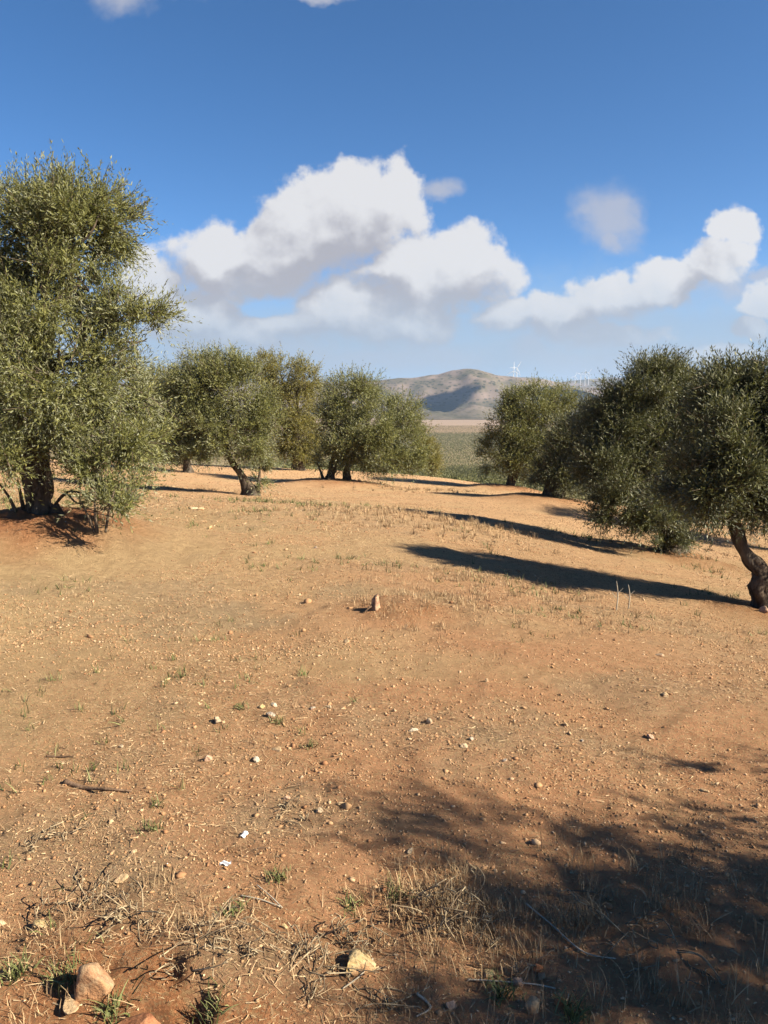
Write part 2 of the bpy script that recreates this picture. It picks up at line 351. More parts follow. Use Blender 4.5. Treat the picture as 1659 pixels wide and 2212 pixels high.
# ------------------------------------------------------------------ the ground sheet
PATCHES = ((630, 1530, .30, .8), (930, 1572, .34, .75), (1440, 1480, .38, .6), (285, 1285, .75, .7), (390, 1330, .5, .6), (470, 1640, .28, .6), (650, 1755, .26, .7), (1500, 1370, .8, .5), (1120, 1600, .3, .5),
                             (580, 1085, 1.6, .6), (780, 1120, 1.4, .5), (950, 1300, .7, .6), (320, 1980, .28, .7), (560, 2050, .2, .6), (720, 2130, .25, .6), (120, 1830, .3, .6), (860, 1225, .6, .4))     # dead litter: bearing, radius, how thick
def build_ground():
    ang = np.concatenate([np.arange(-180, -44, 2.0), np.arange(-44, 44, 0.14), np.arange(44, 180, 2.0)])
    rad = np.concatenate([[0.0, 0.4], 0.8 * 1.0125 ** np.arange(0, 760)]); rad = rad[rad < 9000]
    a = np.radians(ang)[None, :]; r = rad[:, None]
    x = r * np.sin(a); y = r * np.cos(a)
    z = H(x, y)
    nr, na = x.shape
    V = np.stack([x, y, z], -1).reshape(-1, 3)
    i = np.arange(nr - 1)[:, None] * na; j = np.arange(na)[None, :]; j2 = (j + 1) % na
    F = np.stack([i + j, i + na + j, i + na + j2, i + j2], -1).reshape(-1, 4)
    X, Y = V[:, 0], V[:, 1]; Q = V[:, :2]
    big = fbm(Q * 0.16 + 5, 4); medn = fbm(Q * 0.75 + 40, 4); sm = fbm(Q * 2.6 + 80, 3)
    def lerp(c, d, w): return c + (np.array(d) - c) * np.clip(w, 0, 1)[:, None]
    c = np.tile(np.array([0.66, 0.418, 0.238]), (len(V), 1))                       # sandy field
    c = lerp(c, (0.65, 0.345, 0.19), 0.95 * np.clip(1.15 - np.hypot(X - 0.7, (Y - 2.4) * .75) / 4.0, 0, 1) + 0.45 * np.exp(-((X - .45 - .03 * Y + .3 * medn) / 1.0) ** 2) * np.clip((11 - Y) / 5, 0, 1) * np.clip(Y - 1, 0, 1) + 0.35 * medn)   # red earth
    c = lerp(c, (0.67, 0.48, 0.265), np.clip(0.0 - X * 0.3, 0, .85) * np.clip((Y - 2.5) / 2, 0, 1) * np.clip((14 - Y) / 6, 0, 1))
    c = lerp(c, (0.64, 0.45, 0.255), np.clip(fbm(Q * np.array([.5, 1.1]) + 61, 4) * 1.2 - .25, 0, .65) * np.clip((Y - 2.2) / 2, 0, 1) * np.clip((45 - Y) / 10, 0, 1))    # pale crusts
    c = lerp(c, (0.47, 0.34, 0.20), 0.3 * np.clip(sm * 0.8 + medn * .5 - 0.15, 0, .8))                       # litter
    c = lerp(c, (0.34, 0.27, 0.13), 0.4 * np.clip(big * 1.3 + medn * .5 - 0.45, 0, 1) * np.clip((Y - 5) / 6, 0, 1))     # thin green
    for k, (mx, my, mr, mh) in enumerate(MOUNDS):
        if mr > .65:
            d = np.hypot(X - mx, Y - my) / mr
            c = lerp(c, (0.50, 0.215, 0.10) if k == 0 else (0.40, 0.19, 0.09), np.clip(1.35 - d + .25 * sm, 0, .9))
        elif mr < .35: c = lerp(c, (0.54, 0.25, 0.12), np.clip(1.5 - np.hypot(X - mx, Y - my) / (mr * 1.2) + .3 * sm, 0, .9))
    for (vx, vy, rad, w) in PATCHES:
        q = P(vx, vy); d = np.hypot((X - q[0]) / 1.5, Y - q[1]) / rad          # grey dead litter lying in patches
        c = lerp(c, (0.47, 0.355, 0.235), np.clip(1.1 - d + .8 * sm + .4 * medn, 0, 1) * w * .6)
    # rank grass on the drop, then groves, an orchard on pale earth, a ploughed field
    c = lerp(c, (0.20, 0.17, 0.075), np.clip((Y - 42) / 12, 0, 1))
    c = lerp(c, (0.27, 0.215, 0.12), np.clip((Y - 300) / 200, 0, 1))
    edge = 60 * vn(np.stack([X * .004, X * 0 + 2], -1))
    c = lerp(c, (0.32, 0.225, 0.14), np.clip((Y - 1480 - edge * .4) / 30, 0, 1))
    c = lerp(c, (0.34, 0.255, 0.19), np.clip((Y - 1930 - edge * .5) / 25, 0, 1))
    c = lerp(c, (0.14, 0.12, 0.075), np.clip((Y - 2560 - edge) / 60, 0, 1))
    stony = np.clip(0.65 + .4 * medn, 0.15, 1) * np.clip(1.3 - np.hypot(X, Y) / 50, 0, 1)
    m0 = MOUNDS[0]; stony *= np.clip(np.hypot(X - m0[0] - .5, Y - m0[1] + .5) / 2.3, .1, 1)
    me = mesh("ground", V, F, M_GROUND, {'soil': ('POINT', np.c_[c, np.ones(len(c))]), 'stony': ('POINT', stony)}, smooth=True)
    tag(obj("ground", me), "sunlit sandy red earth of the olive field with litter and pebbles", "ground", None, 'structure')
build_ground()

# ------------------------------------------------------------------ hills
def ridge(name, prof, Yr, Yf, Yb, seed, amp, x0, x1, label, nx=260, ny=90):
    xs = np.linspace(x0, x1, nx); ys = np.linspace(Yf, Yb, ny)
    u = np.array([((p[0] - 384) / 768) for p in prof]); el = np.array([at(p[0] * 2.1603, p[1] * 2.1603, Yr)[2] for p in prof])
    top = np.interp(xs, u * Yr, el)
    X, Y = np.meshgrid(xs, ys, indexing='ij')
    k = np.where(Y < Yr, np.clip((Y - Yf) / (Yr - Yf), 0, 1), np.clip((Yb - Y) / (Yb - Yr), 0, 1))
    k = k ** 1.15; k = 0.35 * k + 0.65 * k * k * (3 - 2 * k)
    Q = np.stack([X / 420 + seed, Y / 420], -1)
    g = np.abs(fbm(Q, 4, .5)); g2 = fbm(Q * 3.1 + 9, 4, .5)
    base = -62
    Z = base + (np.interp(X * Yr / np.maximum(Y, Yr * .75), xs, top) - base) * k - amp * g * 4 * k * (1 - k) * 1.6 + amp * .25 * g2 * (4 * k * (1 - k)) + amp * 0.10 * g2 * k
    V = np.stack([X, Y, Z], -1).reshape(-1, 3)
    i = np.arange(nx - 1)[:, None] * ny; j = np.arange(ny - 1)[None, :]
    F = np.stack([i + j, i + ny + j, i + ny + j + 1, i + j + 1], -1).reshape(-1, 4)
    tag(obj(name, mesh(name, V, F, M_HILL, smooth=True)), label, "hill", None, 'structure')
ridge("hills", [(0, 392), (150, 390), (250, 388), (320, 385), (376, 380), (395, 377.6), (416, 376.6), (437, 375.2), (450, 372), (465, 369), (478, 370), (490, 373), (500, 375.5),
                (510, 377.2), (525, 380), (545, 384), (562, 388), (580, 392), (589, 394), (598, 398), (620, 404), (680, 412), (760, 417), (900, 420)],
      3400, 2560, 4300, 3, 85, -1900, 2200, "scrubby brown hill with a rounded summit across the valley")
ridge("hills", [(-100, 384), (200, 382), (300, 381.5), (345, 383), (420, 384), (480, 380), (505, 377.8), (520, 376.8), (533, 377.2), (545, 379.5), (556, 382.5), (580, 387), (640, 392), (900, 396)],
      5000, 4350, 5800, 11, 35, -3200, 3600, "low dark ridge behind the right shoulder of the main hill", 200, 50)
ridge("hills", [(-200, 386), (300, 386), (520, 385), (556, 382), (570, 380.5), (584, 379), (597, 378), (620, 377.5), (660, 378.5), (700, 377.5), (760, 380), (860, 384), (1100, 386)],
      7400, 6300, 8800, 23, 45, -5200, 6500, "pale blue far ridge with wind turbines", 200, 50)
# two clouds beyond the right edge of the view; their shadows lie on the hill
def cloud(c, r, seed, label):
    bm = bmesh.new(); bmesh.ops.create_icosphere(bm, subdivisions=5, radius=1)
    V = np.array([v.co[:] for v in bm.verts]); F = np.array([[v.index for v in f.verts] for f in bm.faces]); bm.free()
    V = V * (1 + .45 * fbm(V * 1.9 + seed, 4)[:, None]); V[:, 2] = np.where(V[:, 2] < 0, V[:, 2] * .35, V[:, 2])
    o = obj("cloud", mesh("cloud", V * np.array(r), F, M_CLOUD, smooth=True), loc=c)
    tag(o, label, "cloud", None, 'structure')
M_CLOUD = mat_plain("cloud_vapour", (0.86, 0.86, 0.87), (0.9, 0.9, 0.9), 0.01, 1.0, 0.0, 1.0)
def cloud_for(vx, vy, Y, lift, r, seed, label):
    h = at(vx, vy, Y); s = np.array(SUN[:]); cloud(tuple(h + s * (lift / s[2])), r, seed, label)
cloud_for(962, 864, 3080, 1050, (105, 125, 45), 2, "flat cumulus whose shadow darkens the middle of the brown hill")
cloud_for(1330, 870, 3150, 1250, (250, 280, 90), 7, "broad cumulus whose shadow covers the right flank of the brown hill")

# ------------------------------------------------------------------ olive trees
def tube(path, sides=10, lump=0.0, seed=0.0):
    """tapered tube along (x,y,z,r) rows"""
    A = np.array(path, dtype=float); n = max(8, len(A) * 5)
    s = np.linspace(0, len(A) - 1, n)
    i = np.clip(s.astype(int), 0, len(A) - 2); f = s - i
    pm = lambda k: A[np.clip(k, 0, len(A) - 1)]
    p0, p1, p2, p3 = pm(i - 1), pm(i), pm(i + 1), pm(i + 2); f = f[:, None]
    C = 0.5 * (2 * p1 + (p2 - p0) * f + (2 * p0 - 5 * p1 + 4 * p2 - p3) * f ** 2 + (3 * p1 - p0 - 3 * p2 + p3) * f ** 3)
    T = nrm(np.gradient(C[:, :3], axis=0))
    ref = np.where(np.abs(T[:, :1]) > .9, np.array([[0, 1.0, 0]]), np.array([[1.0, 0, 0]]))
    U = nrm(np.cross(T, ref)); W = np.cross(T, U)
    th = np.linspace(0, 2 * np.pi, sides, endpoint=False)
    D = U[:, None] * np.cos(th)[None, :, None] + W[:, None] * np.sin(th)[None, :, None]
    r = np.maximum(C[:, 3], .002)[:, None]
    if lump:
        L = np.stack([np.cos(th)[None] * 1.6 + 0 * r, np.sin(th)[None] * 1.6 + 0 * r, s[:, None] * 1.3 + seed + 0 * th[None]], -1)
        r = r * (1 + lump * fbm(L, 3))
    V = (C[:, None, :3] + D * r[..., None]).reshape(-1, 3)
    a = np.arange(n - 1)[:, None] * sides; b = np.arange(sides)[None]; b2 = (b + 1) % sides
    F = np.stack([a + b, a + b2, a + sides + b2, a + sides + b], -1).reshape(-1, 4)
    V = np.r_[V, C[-1:, :3], C[:1, :3]]; e = (n - 1) * sides; nv = len(V)
    bb = np.arange(sides); F2 = np.stack([e + bb, e + (bb + 1) % sides, np.full(sides, nv - 2)], -1)
    F3 = np.stack([(bb + 1) % sides, bb, np.full(sides, nv - 1)], -1)
    return V, F, np.r_[F2, F3]
def join(parts):
    Vs, Qs, Ts, o = [], [], [], 0
    for V, Q, T in parts:
        Vs.append(V); Qs.append(Q + o); Ts.append(T + o); o += len(V)
    return np.concatenate(Vs), [np.concatenate(Qs), np.concatenate(Ts)]

def leaves(pos, axis, L, k, ll, lw, g, droop=0.1):
    """sprays: pos/axis (n,3), length L (n,), k leaves each -> vertices, quads, tint"""
    n = len(pos)
    t = (np.arange(k) + .5) / k
    t = np.clip(t[None] + g.normal(0, .05, (n, k)), 0.03, 1)
    ref = nrm(g.normal(size=(n, 3))); p1 = nrm(np.cross(axis, ref)); p2 = np.cross(axis, p1)
    ph = (np.arange(k) * (np.pi / 2 * 1.0) + np.where(np.arange(k) % 2, np.pi, 0))[None] + g.normal(0, .5, (n, k))
    side = p1[:, None] * np.cos(ph)[..., None] + p2[:, None] * np.sin(ph)[..., None]
    base = pos[:, None] + axis[:, None] * (t * L[:, None])[..., None]
    base[..., 2] -= droop * (t ** 2) * L[:, None]
    spread = (1.05 - .65 * t)[..., None]
    d = nrm(axis[:, None] + side * spread * g.uniform(.6, 1.3, (n, k, 1)) + g.normal(0, .18, (n, k, 3)))
    up = nrm(axis[:, None] - side * .3 + g.normal(0, .35, (n, k, 3)))
    wv = nrm(np.cross(d, up))
    sz = g.uniform(.5, 1.25, (n, k, 1)) * (1 - .3 * t[..., None])
    l = ll * sz; w = lw * sz * g.uniform(.8, 1.2, (n, k, 1))
    nn = np.cross(wv, d)
    b0 = base; b1 = base + d * l * .5 + wv * w * .5 ; b2 = base + d * l - nn * l * .10; b3 = base + d * l * .5 - wv * w * .5
    V = np.stack([b0, b1, b2, b3], 2).reshape(-1, 3)
    F = np.arange(n * k * 4).reshape(-1, 4)
    tint = np.clip(g.uniform(0.1, .9, (n, 1)) * .6 + g.uniform(0, 1, (n, k)) * .4, 0, 1).ravel()
    return V, F, tint

def fol(lobes, count, g, spray, leaf, k, floor=None):
    """fill ellipsoid lobes [(c, r)] with leaf sprays gathered in clumps"""
    vol = np.array([np.prod(r) ** (2 / 3) for c, r in lobes]); vol /= vol.sum()
    Ps, As = [], []
    C0 = np.mean([c for c, r in lobes], 0)
    for (c, r), w in zip(lobes, vol):
        c = np.array(c); r = np.array(r); n = int(count * w)
        nc = max(9, int(26 * (np.mean(r) / .6) ** 1.4))
        u = nrm(g.normal(size=(nc, 3))); f = g.uniform(.35, .92, (nc, 1)) ** .6
        cc = c + u * f * r; cr = g.uniform(.22, .46, (nc, 1)) * np.mean(r)
        wts = g.uniform(.4, 1.6, nc); idx = g.choice(nc, n, p=wts / wts.sum())
        o = nrm(g.normal(size=(n, 3))) * g.uniform(0, 1, (n, 1)) ** .5
        p = cc[idx] + o * cr[idx] * np.array([1, 1, .9])
        rel = nrm((p - c) / r)
        a = nrm(rel * .55 + o * .55 + np.array([0, 0, .42]) + g.normal(0, .42, (n, 3)))
        low = np.clip(-rel[:, 2], 0, 1)
        a[:, 2] -= 1.15 * low * g.uniform(.3, 1, n); a = nrm(a)
        Ps.append(p - a * spray * .35); As.append(a)
    p = np.concatenate(Ps); a = np.concatenate(As)
    if floor is not None:
        ok = p[:, 2] > floor + .12; p, a = p[ok], a[ok]
    L = spray * g.uniform(.55, 1.6, len(p))
    return (*leaves(p, a, L, k, leaf[0], leaf[1], g), p, a, L)
def shoots(tops, g, leaf, Lr=(.22, .48), k=26):
    p = np.array(tops); a = nrm(np.array([0, 0, 1.0]) + g.normal(0, .34, (len(p), 3)))
    return leaves(p, a, g.uniform(*Lr, len(p)), k, leaf[0], leaf[1], g, 0)

def olive(label, base, lobes, trunk, Y, count, leaf, spray, seed, mat, k=14, limbs=True, sh=0, shoots_at=None, group="olive trees of the field", suckers=None, dd=1.0, name="olive_tree"):
    """lobes [(vx,vy,rx,ry,dY)], trunk [[(vx,vy,dY,r)...]...] measured on the photograph, set out in metres at distance Y"""
    g = np.random.default_rng(seed)
    root = empty(name, base); tag(root, label, "olive tree", group)
    b = np.array(base); W = []
    for l in lobes:
        Yl = Y + l[4]; u = upm(Yl); c = at(l[0], l[1], Yl) - b
        W.append((c, (l[2] * u, (l[2] + l[3]) / 2 * u * dd, l[3] * u)))
    parts = []; tips = []
    for i, path in enumerate(trunk):
        q = []
        for (vx, vy, dY, r) in path:
            pt = at(vx, vy, Y + dY) - b; q.append((*pt, r))
        q[0] = (q[0][0], q[0][1], min(q[0][2], 0) - .12, q[0][3] * 1.45)
        parts.append(tube(q, 18, .40, seed + i)); tips.append(np.array(q[-1])); 
    Vt, Ft = join(parts); obj("trunk", mesh("trunk", Vt, Ft, M_BARK, smooth=True), root)
    if limbs:
        parts = []; fine = []
        for c, r in W:
            s = min(tips, key=lambda q: np.linalg.norm(q[:3] - c)); d = c - s[:3]; ln = np.linalg.norm(d)
            m1 = s[:3] + d * .35 + g.normal(0, .07, 3) * ln + np.array([0, 0, .05 * ln]); m2 = s[:3] + d * .7 + g.normal(0, .08, 3) * ln
            rr = max(.016, s[3] * .55)
            parts.append(tube([(*s[:3], rr), (*m1, rr * .75), (*m2, rr * .5), (*(c + np.array([0, 0, r[2] * .3])), rr * .22)], 7, .12, seed))
            for _ in range(5):
                e = c + nrm(g.normal(size=3)) * np.array(r) * g.uniform(.6, .95); mm = (m2 + e) / 2 + g.normal(0, .08, 3) * ln
                parts.append(tube([(*m2, rr * .35), (*mm, rr * .24), (*e, .004)], 5))
        Vl, Fl = join(parts); obj("limbs", mesh("limbs", Vl, Fl, M_BARK, smooth=True), root)
    V, F, tint, p, a, L = fol(W, count, g, spray, leaf, k, floor=None)
    if sh or shoots_at:
        tops = []
        hi = sorted(W, key=lambda w: -(w[0][2] + w[1][2]))[:max(3, len(W) // 2)]
        for _ in range(sh):
            c, r = hi[g.integers(len(hi))]; o = np.array([g.uniform(-.75, .75), g.uniform(-.7, .7)])
            tops.append((c[0] + o[0] * r[0], c[1] + o[1] * r[1], c[2] + r[2] * math.sqrt(max(.05, 1 - o @ o)) * .8))
        for (vx, vy, dY) in (shoots_at or []): tops.append(at(vx, vy, Y + dY) - b)
        V2, F2, t2 = shoots(tops, g, leaf, k=k * 2)
        F = np.r_[F, F2 + len(V)]; V = np.r_[V, V2]; tint = np.r_[tint, t2]
    obj("crown", mesh("crown", V, F, mat, {'tint': ('FACE', tint)}), root)
    # twigs that carry the sprays
    idx = g.choice(len(p), min(len(p), 2600), replace=False); tw = []
    q0 = p[idx]; q1 = p[idx] + a[idx] * L[idx, None]; sd_ = nrm(np.cross(a[idx], g.normal(size=(len(idx), 3)))) * .0045
    TV = np.stack([q0 - sd_, q0 + sd_, q1 + sd_ * .3, q1 - sd_ * .3], 1).reshape(-1, 3)
    obj("twigs", mesh("twigs", TV, np.arange(len(TV)).reshape(-1, 4), M_TWIG), root)
    for path in (suckers or []):
        q = [(*(at(vx, vy, Y + dY) - b), r) for (vx, vy, dY, r) in path]
        Vs, Fs = join([tube(q, 6)]); obj("root_shoot", mesh("root_shoot", Vs, Fs, M_TWIG, smooth=True), root)
    return root
def gb(vx, vy, Y):                    # base point: measured bearing, ground height
    q = at(vx, vy, Y); return (q[0], q[1], float(H(q[0], q[1])))

LF = (.066, .0145)
olive("tall silvery olive tree on a red earth mound, nearest on the left", gb(88, 1118, 8.5),
      [(150, 500, 125, 92, 0), (60, 470, 110, 72, .3), (-60, 520, 170, 130, .2), (240, 490, 62, 72, .2), (195, 462, 75, 52, 0), (130, 440, 80, 42, .1), (90, 630, 165, 105, -.3), (200, 650, 60, 60, -.1), (290, 690, 88, 66, -.2),
       (-80, 760, 190, 180, 0), (130, 790, 180, 120, -.5), (275, 830, 85, 95, .1), (55, 915, 130, 80, -.6), (235, 930, 115, 95, -.3), (225, 1030, 80, 70, -.5), (240, 1085, 60, 50, -.9),
       (25, 985, 75, 46, -.8), (-150, 950, 130, 110, 0), (310, 930, 50, 110, .3)],
      [[(88, 1120, 0, .15), (84, 1085, 0, .115), (92, 1040, 0, .105), (85, 980, 0, .10), (95, 900, 0, .09)], [(85, 1010, 0, .08), (40, 930, 0, .08), (0, 870, 0, .07)],
       [(122, 1114, -.05, .08), (122, 1104, -.05, .07), (116, 1094, 0, .03)]],
      8.5, 16500, LF, .30, 101, M_LEAF, 14, sh=22, shoots_at=[(72, 365, 0), (205, 385, 0), (150, 395, 0), (115, 390, .1), (30, 400, .1), (250, 410, 0)],
      suckers=[[(35, 1108, -.1, .022), (20, 1075, -.1, .016), (-5, 1040, -.2, .008)], [(52, 1105, 0, .024), (45, 1070, -.1, .018), (38, 1035, -.1, .008)],
               [(64, 1106, .1, .018), (62, 1075, .1, .014), (75, 1035, 0, .008)], [(85, 1100, .1, .014), (95, 1075, .1, .011), (112, 1040, 0, .007)],
               [(205, 1150, -.9, .016), (188, 1110, -.9, .012), (165, 1065, -.9, .008)], [(210, 1152, -.9, .018), (205, 1100, -.9, .012), (205, 1050, -.8, .008)],
               [(228, 1150, -.9, .014), (236, 1100, -.9, .011), (250, 1050, -.8, .008)]])
olive("olive tree with a bare leaning trunk, just right of the tall mound tree", gb(540, 1072, 19),
      [(450, 845, 85, 75, 0), (400, 890, 75, 80, .3), (372, 940, 65, 55, .5), (515, 855, 70, 75, 0), (562, 915, 50, 70, 0), (470, 935, 85, 45, -.3), (535, 950, 60, 45, -.2), (350, 980, 45, 18, -.2),
       (425, 975, 48, 22, -.3), (437, 795, 55, 38, 0), (492, 800, 50, 36, 0), (566, 1022, 22, 40, 0), (410, 820, 50, 40, .2)],
      [[(540, 1072, 0, .17), (537, 1055, 0, .15), (520, 1024, 0, .09), (503, 1000, 0, .08), (485, 965, 0, .075)], [(555, 1060, 0, .05), (560, 1030, 0, .03), (562, 990, 0, .02)]],
      19, 9500, (.085, .02), .34, 102, M_LEAF, 13, sh=22)
olive("broad olive tree with dark forked trunks in the middle, its left side in shade", gb(718, 1052, 27),
      [(760, 865, 65, 58, 0), (792, 838, 35, 36, 0), (735, 920, 58, 58, 0), (800, 925, 72, 58, -.4), (868, 895, 45, 48, .2), (882, 955, 45, 60, 0), (715, 985, 42, 40, -.2), (815, 985, 70, 38, -.4), (895, 1000, 30, 30, 0), (765, 960, 60, 50, -.5)],
      [[(712, 1054, 0, .25), (714, 1030, 0, .16), (722, 995, 0, .14), (735, 945, 0, .13)], [(752, 1046, .2, .16), (750, 1015, .2, .12), (775, 960, .1, .1)], [(705, 1050, 0, .1), (695, 1025, 0, .05), (685, 1000, 0, .03)]],
      27, 9000, (.10, .025), .40, 103, M_LEAF, 12, sh=10)
olive("yellow green olive tree standing behind the leaning trunk tree and the forked tree", gb(650, 1002, 35),
      [(605, 815, 55, 45, 0), (662, 818, 34, 40, -.3), (570, 800, 36, 36, .3), (635, 875, 62, 55, 0), (655, 940, 48, 50, 0), (600, 930, 48, 55, .4), (640, 980, 40, 28, 0), (670, 975, 30, 30, 0)],
      [[(645, 1004, 0, .26), (642, 980, 0, .2), (640, 930, 0, .15)]], 35, 6500, (.12, .03), .45, 104, M_LEAFY, 11, sh=6)
olive("olive tree half hidden between the tall mound tree and the leaning trunk tree", gb(405, 1024, 29),
      [(390, 860, 55, 70, 0), (355, 900, 55, 80, 0), (420, 930, 50, 55, .3), (350, 970, 45, 35, 0), (400, 985, 50, 25, 0), (330, 850, 40, 70, .5)],
      [[(408, 1024, 0, .2), (405, 1005, 0, .16), (395, 960, 0, .13)]], 29, 5500, (.11, .027), .42, 105, M_LEAF, 11, sh=5)
olive("small bushy olive on the brow of the slope beside the valley gap", gb(928, 1036, 39),
      [(930, 985, 20, 32, 0), (915, 965, 20, 25, .2), (940, 1010, 16, 18, 0)], [[(928, 1036, 0, .12), (929, 1020, 0, .1), (930, 990, 0, .07)]], 39, 1500, (.12, .03), .4, 106, M_LEAFY, 11)
olive("dark olive tree at the right edge with a bent bare trunk, nearest on that side", gb(1650, 1330, 7.8),
      [(1590, 860, 85, 50, .2), (1635, 822, 60, 34, .2), (1560, 835, 50, 32, .3), (1585, 950, 105, 90, 0), (1535, 1030, 85, 75, -.2), (1605, 1062, 90, 46, 0), (1720, 940, 110, 110, 0), (1740, 1045, 100, 70, 0), (1545, 1092, 60, 36, 0), (1790, 880, 95, 85, .3), (1850, 985, 110, 95, .1), (1930, 1060, 100, 85, .2), (1840, 1085, 80, 60, .3)],
      [[(1655, 1335, 0, .15), (1652, 1300, 0, .115), (1644, 1262, 0, .125), (1646, 1235, 0, .095), (1620, 1205, 0, .065), (1600, 1170, 0, .065), (1585, 1110, 0, .055)],
       [(1660, 1290, 0, .08), (1690, 1240, 0, .075), (1700, 1180, 0, .08), (1710, 1080, 0, .06)]],
      7.8, 16500, LF, .27, 107, M_LEAF_SHADED, 14, dd=1.5, sh=8)
olive("large dark olive tree with low branches trailing on the ground, second on the right", gb(1447, 1208, 13),
      [(1385, 855, 75, 60, 0), (1415, 808, 50, 34, 0), (1465, 825, 60, 42, .2), (1345, 875, 55, 50, 0), (1500, 850, 55, 45, .3), (1320, 925, 70, 75, 0), (1330, 1010, 80, 75, -.4), (1440, 950, 105, 100, .2), (1330, 1100, 62, 50, -.5), (1405, 1105, 70, 48, -.5), (1490, 1060, 70, 70, 0), (1480, 850, 45, 45, .4), (1440, 1165, 45, 25, -.3), (1500, 920, 70, 70, .5)],
      [[(1440, 1212, 0, .22), (1445, 1180, 0, .17), (1430, 1120, 0, .14), (1425, 1040, 0, .12)], [(1465, 1205, .1, .12), (1480, 1160, .1, .09), (1470, 1080, .2, .08)]],
      13, 14500, (.075, .017), .31, 108, M_LEAF_SHADED, 14, dd=1.35, sh=10, shoots_at=[(1397, 790, 0), (1440, 800, 0)])
olive("olive tree with one low tuft touching the soil, third along the right side", gb(1180, 1088, 22),
      [(1245, 955, 62, 65, 0), (1205, 1020, 55, 45, 0), (1275, 905, 45, 38, .2), (1290, 990, 60, 60, 0), (1213, 1085, 18, 22, -.6), (1240, 1030, 35, 32, -.4), (1180, 1030, 36, 22, 0)],
      [[(1182, 1092, 0, .24), (1184, 1065, 0, .18), (1205, 1020, 0, .14)], [(1207, 1110, -.5, .04), (1212, 1085, -.5, .03), (1220, 1040, -.4, .03)]],
      22, 7000, (.09, .022), .36, 109, M_LEAF_SHADED, 13, sh=8)
olive("sunlit olive tree right of the valley gap with wind turbines above its crown", gb(1100, 1062, 30),
      [(1150, 880, 65, 50, 0), (1205, 870, 42, 42, .2), (1108, 920, 55, 55, 0), (1180, 940, 70, 60, 0), (1075, 985, 48, 50, 0), (1120, 1000, 48, 34, -.3), (1150, 980, 60, 42, -.3), (1100, 880, 30, 36, 0)],
      [[(1100, 1066, 0, .25), (1105, 1040, 0, .18), (1125, 980, 0, .15)]], 30, 8000, (.105, .026), .42, 110, M_LEAF, 12, sh=10)
olive("shaded olive tree at the far right edge behind the bent trunk", gb(1705, 1192, 18),
      [(1690, 900, 120, 80, 0), (1640, 1000, 90, 80, 0), (1730, 1040, 110, 90, 0), (1650, 1110, 80, 55, -.3), (1800, 950, 110, 110, 0)],
      [[(1705, 1195, 0, .22), (1700, 1150, 0, .17), (1705, 1080, 0, .14)]], 18, 6500, (.085, .021), .36, 111, M_LEAF_SHADED, 12, sh=8)
def shade_tree():                     # beyond the right edge, beside the photographer: only its shadow reaches the picture
    bx, by = 4.56, .82; bz = float(H(bx, by)); g = np.random.default_rng(120)
    root = empty("olive_tree", (bx, by, bz)); tag(root, "olive tree beyond the right edge throwing the large foreground shadow", "olive tree", "olive trees of the field")
    W = [(np.array(c), r) for c, r in (((0, .0, 2.35), (.85, .55, .5)), ((.35, -.45, 1.85), (.95, .65, .5)), ((.9, -.2, 1.9), (.9, .7, .5)), ((.5, -1.0, 1.75), (.95, .6, .5)), ((.15, 1.32, 2.0), (.5, .3, .26)), ((.55, .7, 1.95), (.6, .42, .36)), ((-.3, -.75, 2.05), (.75, .65, .55)), ((.7, -.4, 2.3), (.8, .8, .6)), ((-.75, .25, 2.1), (.5, .36, .3)), ((-.2, .1, 1.5), (.5, .6, .35)),
         ((.1, .2, 2.95), (.5, .42, .36)), ((-.1, -.35, 2.8), (.5, .4, .35)), ((-.5, .75, 1.75), (.5, .45, .4)), ((.9, .1, 1.5), (.6, .8, .45)), ((-.6, -.7, 1.5), (.5, .5, .4)), ((1.7, .95, 2.1), (.5, .4, .4)), ((1.0, -1.0, 1.4), (.6, .6, .5)))]
    V, F = join([tube([(0, 0, -.1, .2), (.03, .02, .4, .16), (-.05, 0, .9, .13), (0, .05, 1.5, .1)], 14, .25, 4), tube([(-.03, 0, .8, .09), (.4, .2, 1.3, .07), (.7, .1, 1.9, .05)], 10, .2, 8)])
    obj("trunk", mesh("trunk", V, F, M_BARK, smooth=True), root)
    ps = []
    for c, r in W:
        m = c * .6 + g.normal(0, .08, 3) + np.array([0, 0, .3]); ps.append(tube([(0, .03, 1.2, .06), (*m, .035), (*c, .012)], 7, .1, 1))
    V, F = join(ps); obj("limbs", mesh("limbs", V, F, M_BARK, smooth=True), root)
    V, F, tint, *_ = fol(W, 7200, g, .30, LF, 14)
    obj("crown", mesh("crown", V, F, M_LEAF, {'tint': ('FACE', tint)}), root)
shade_tree()

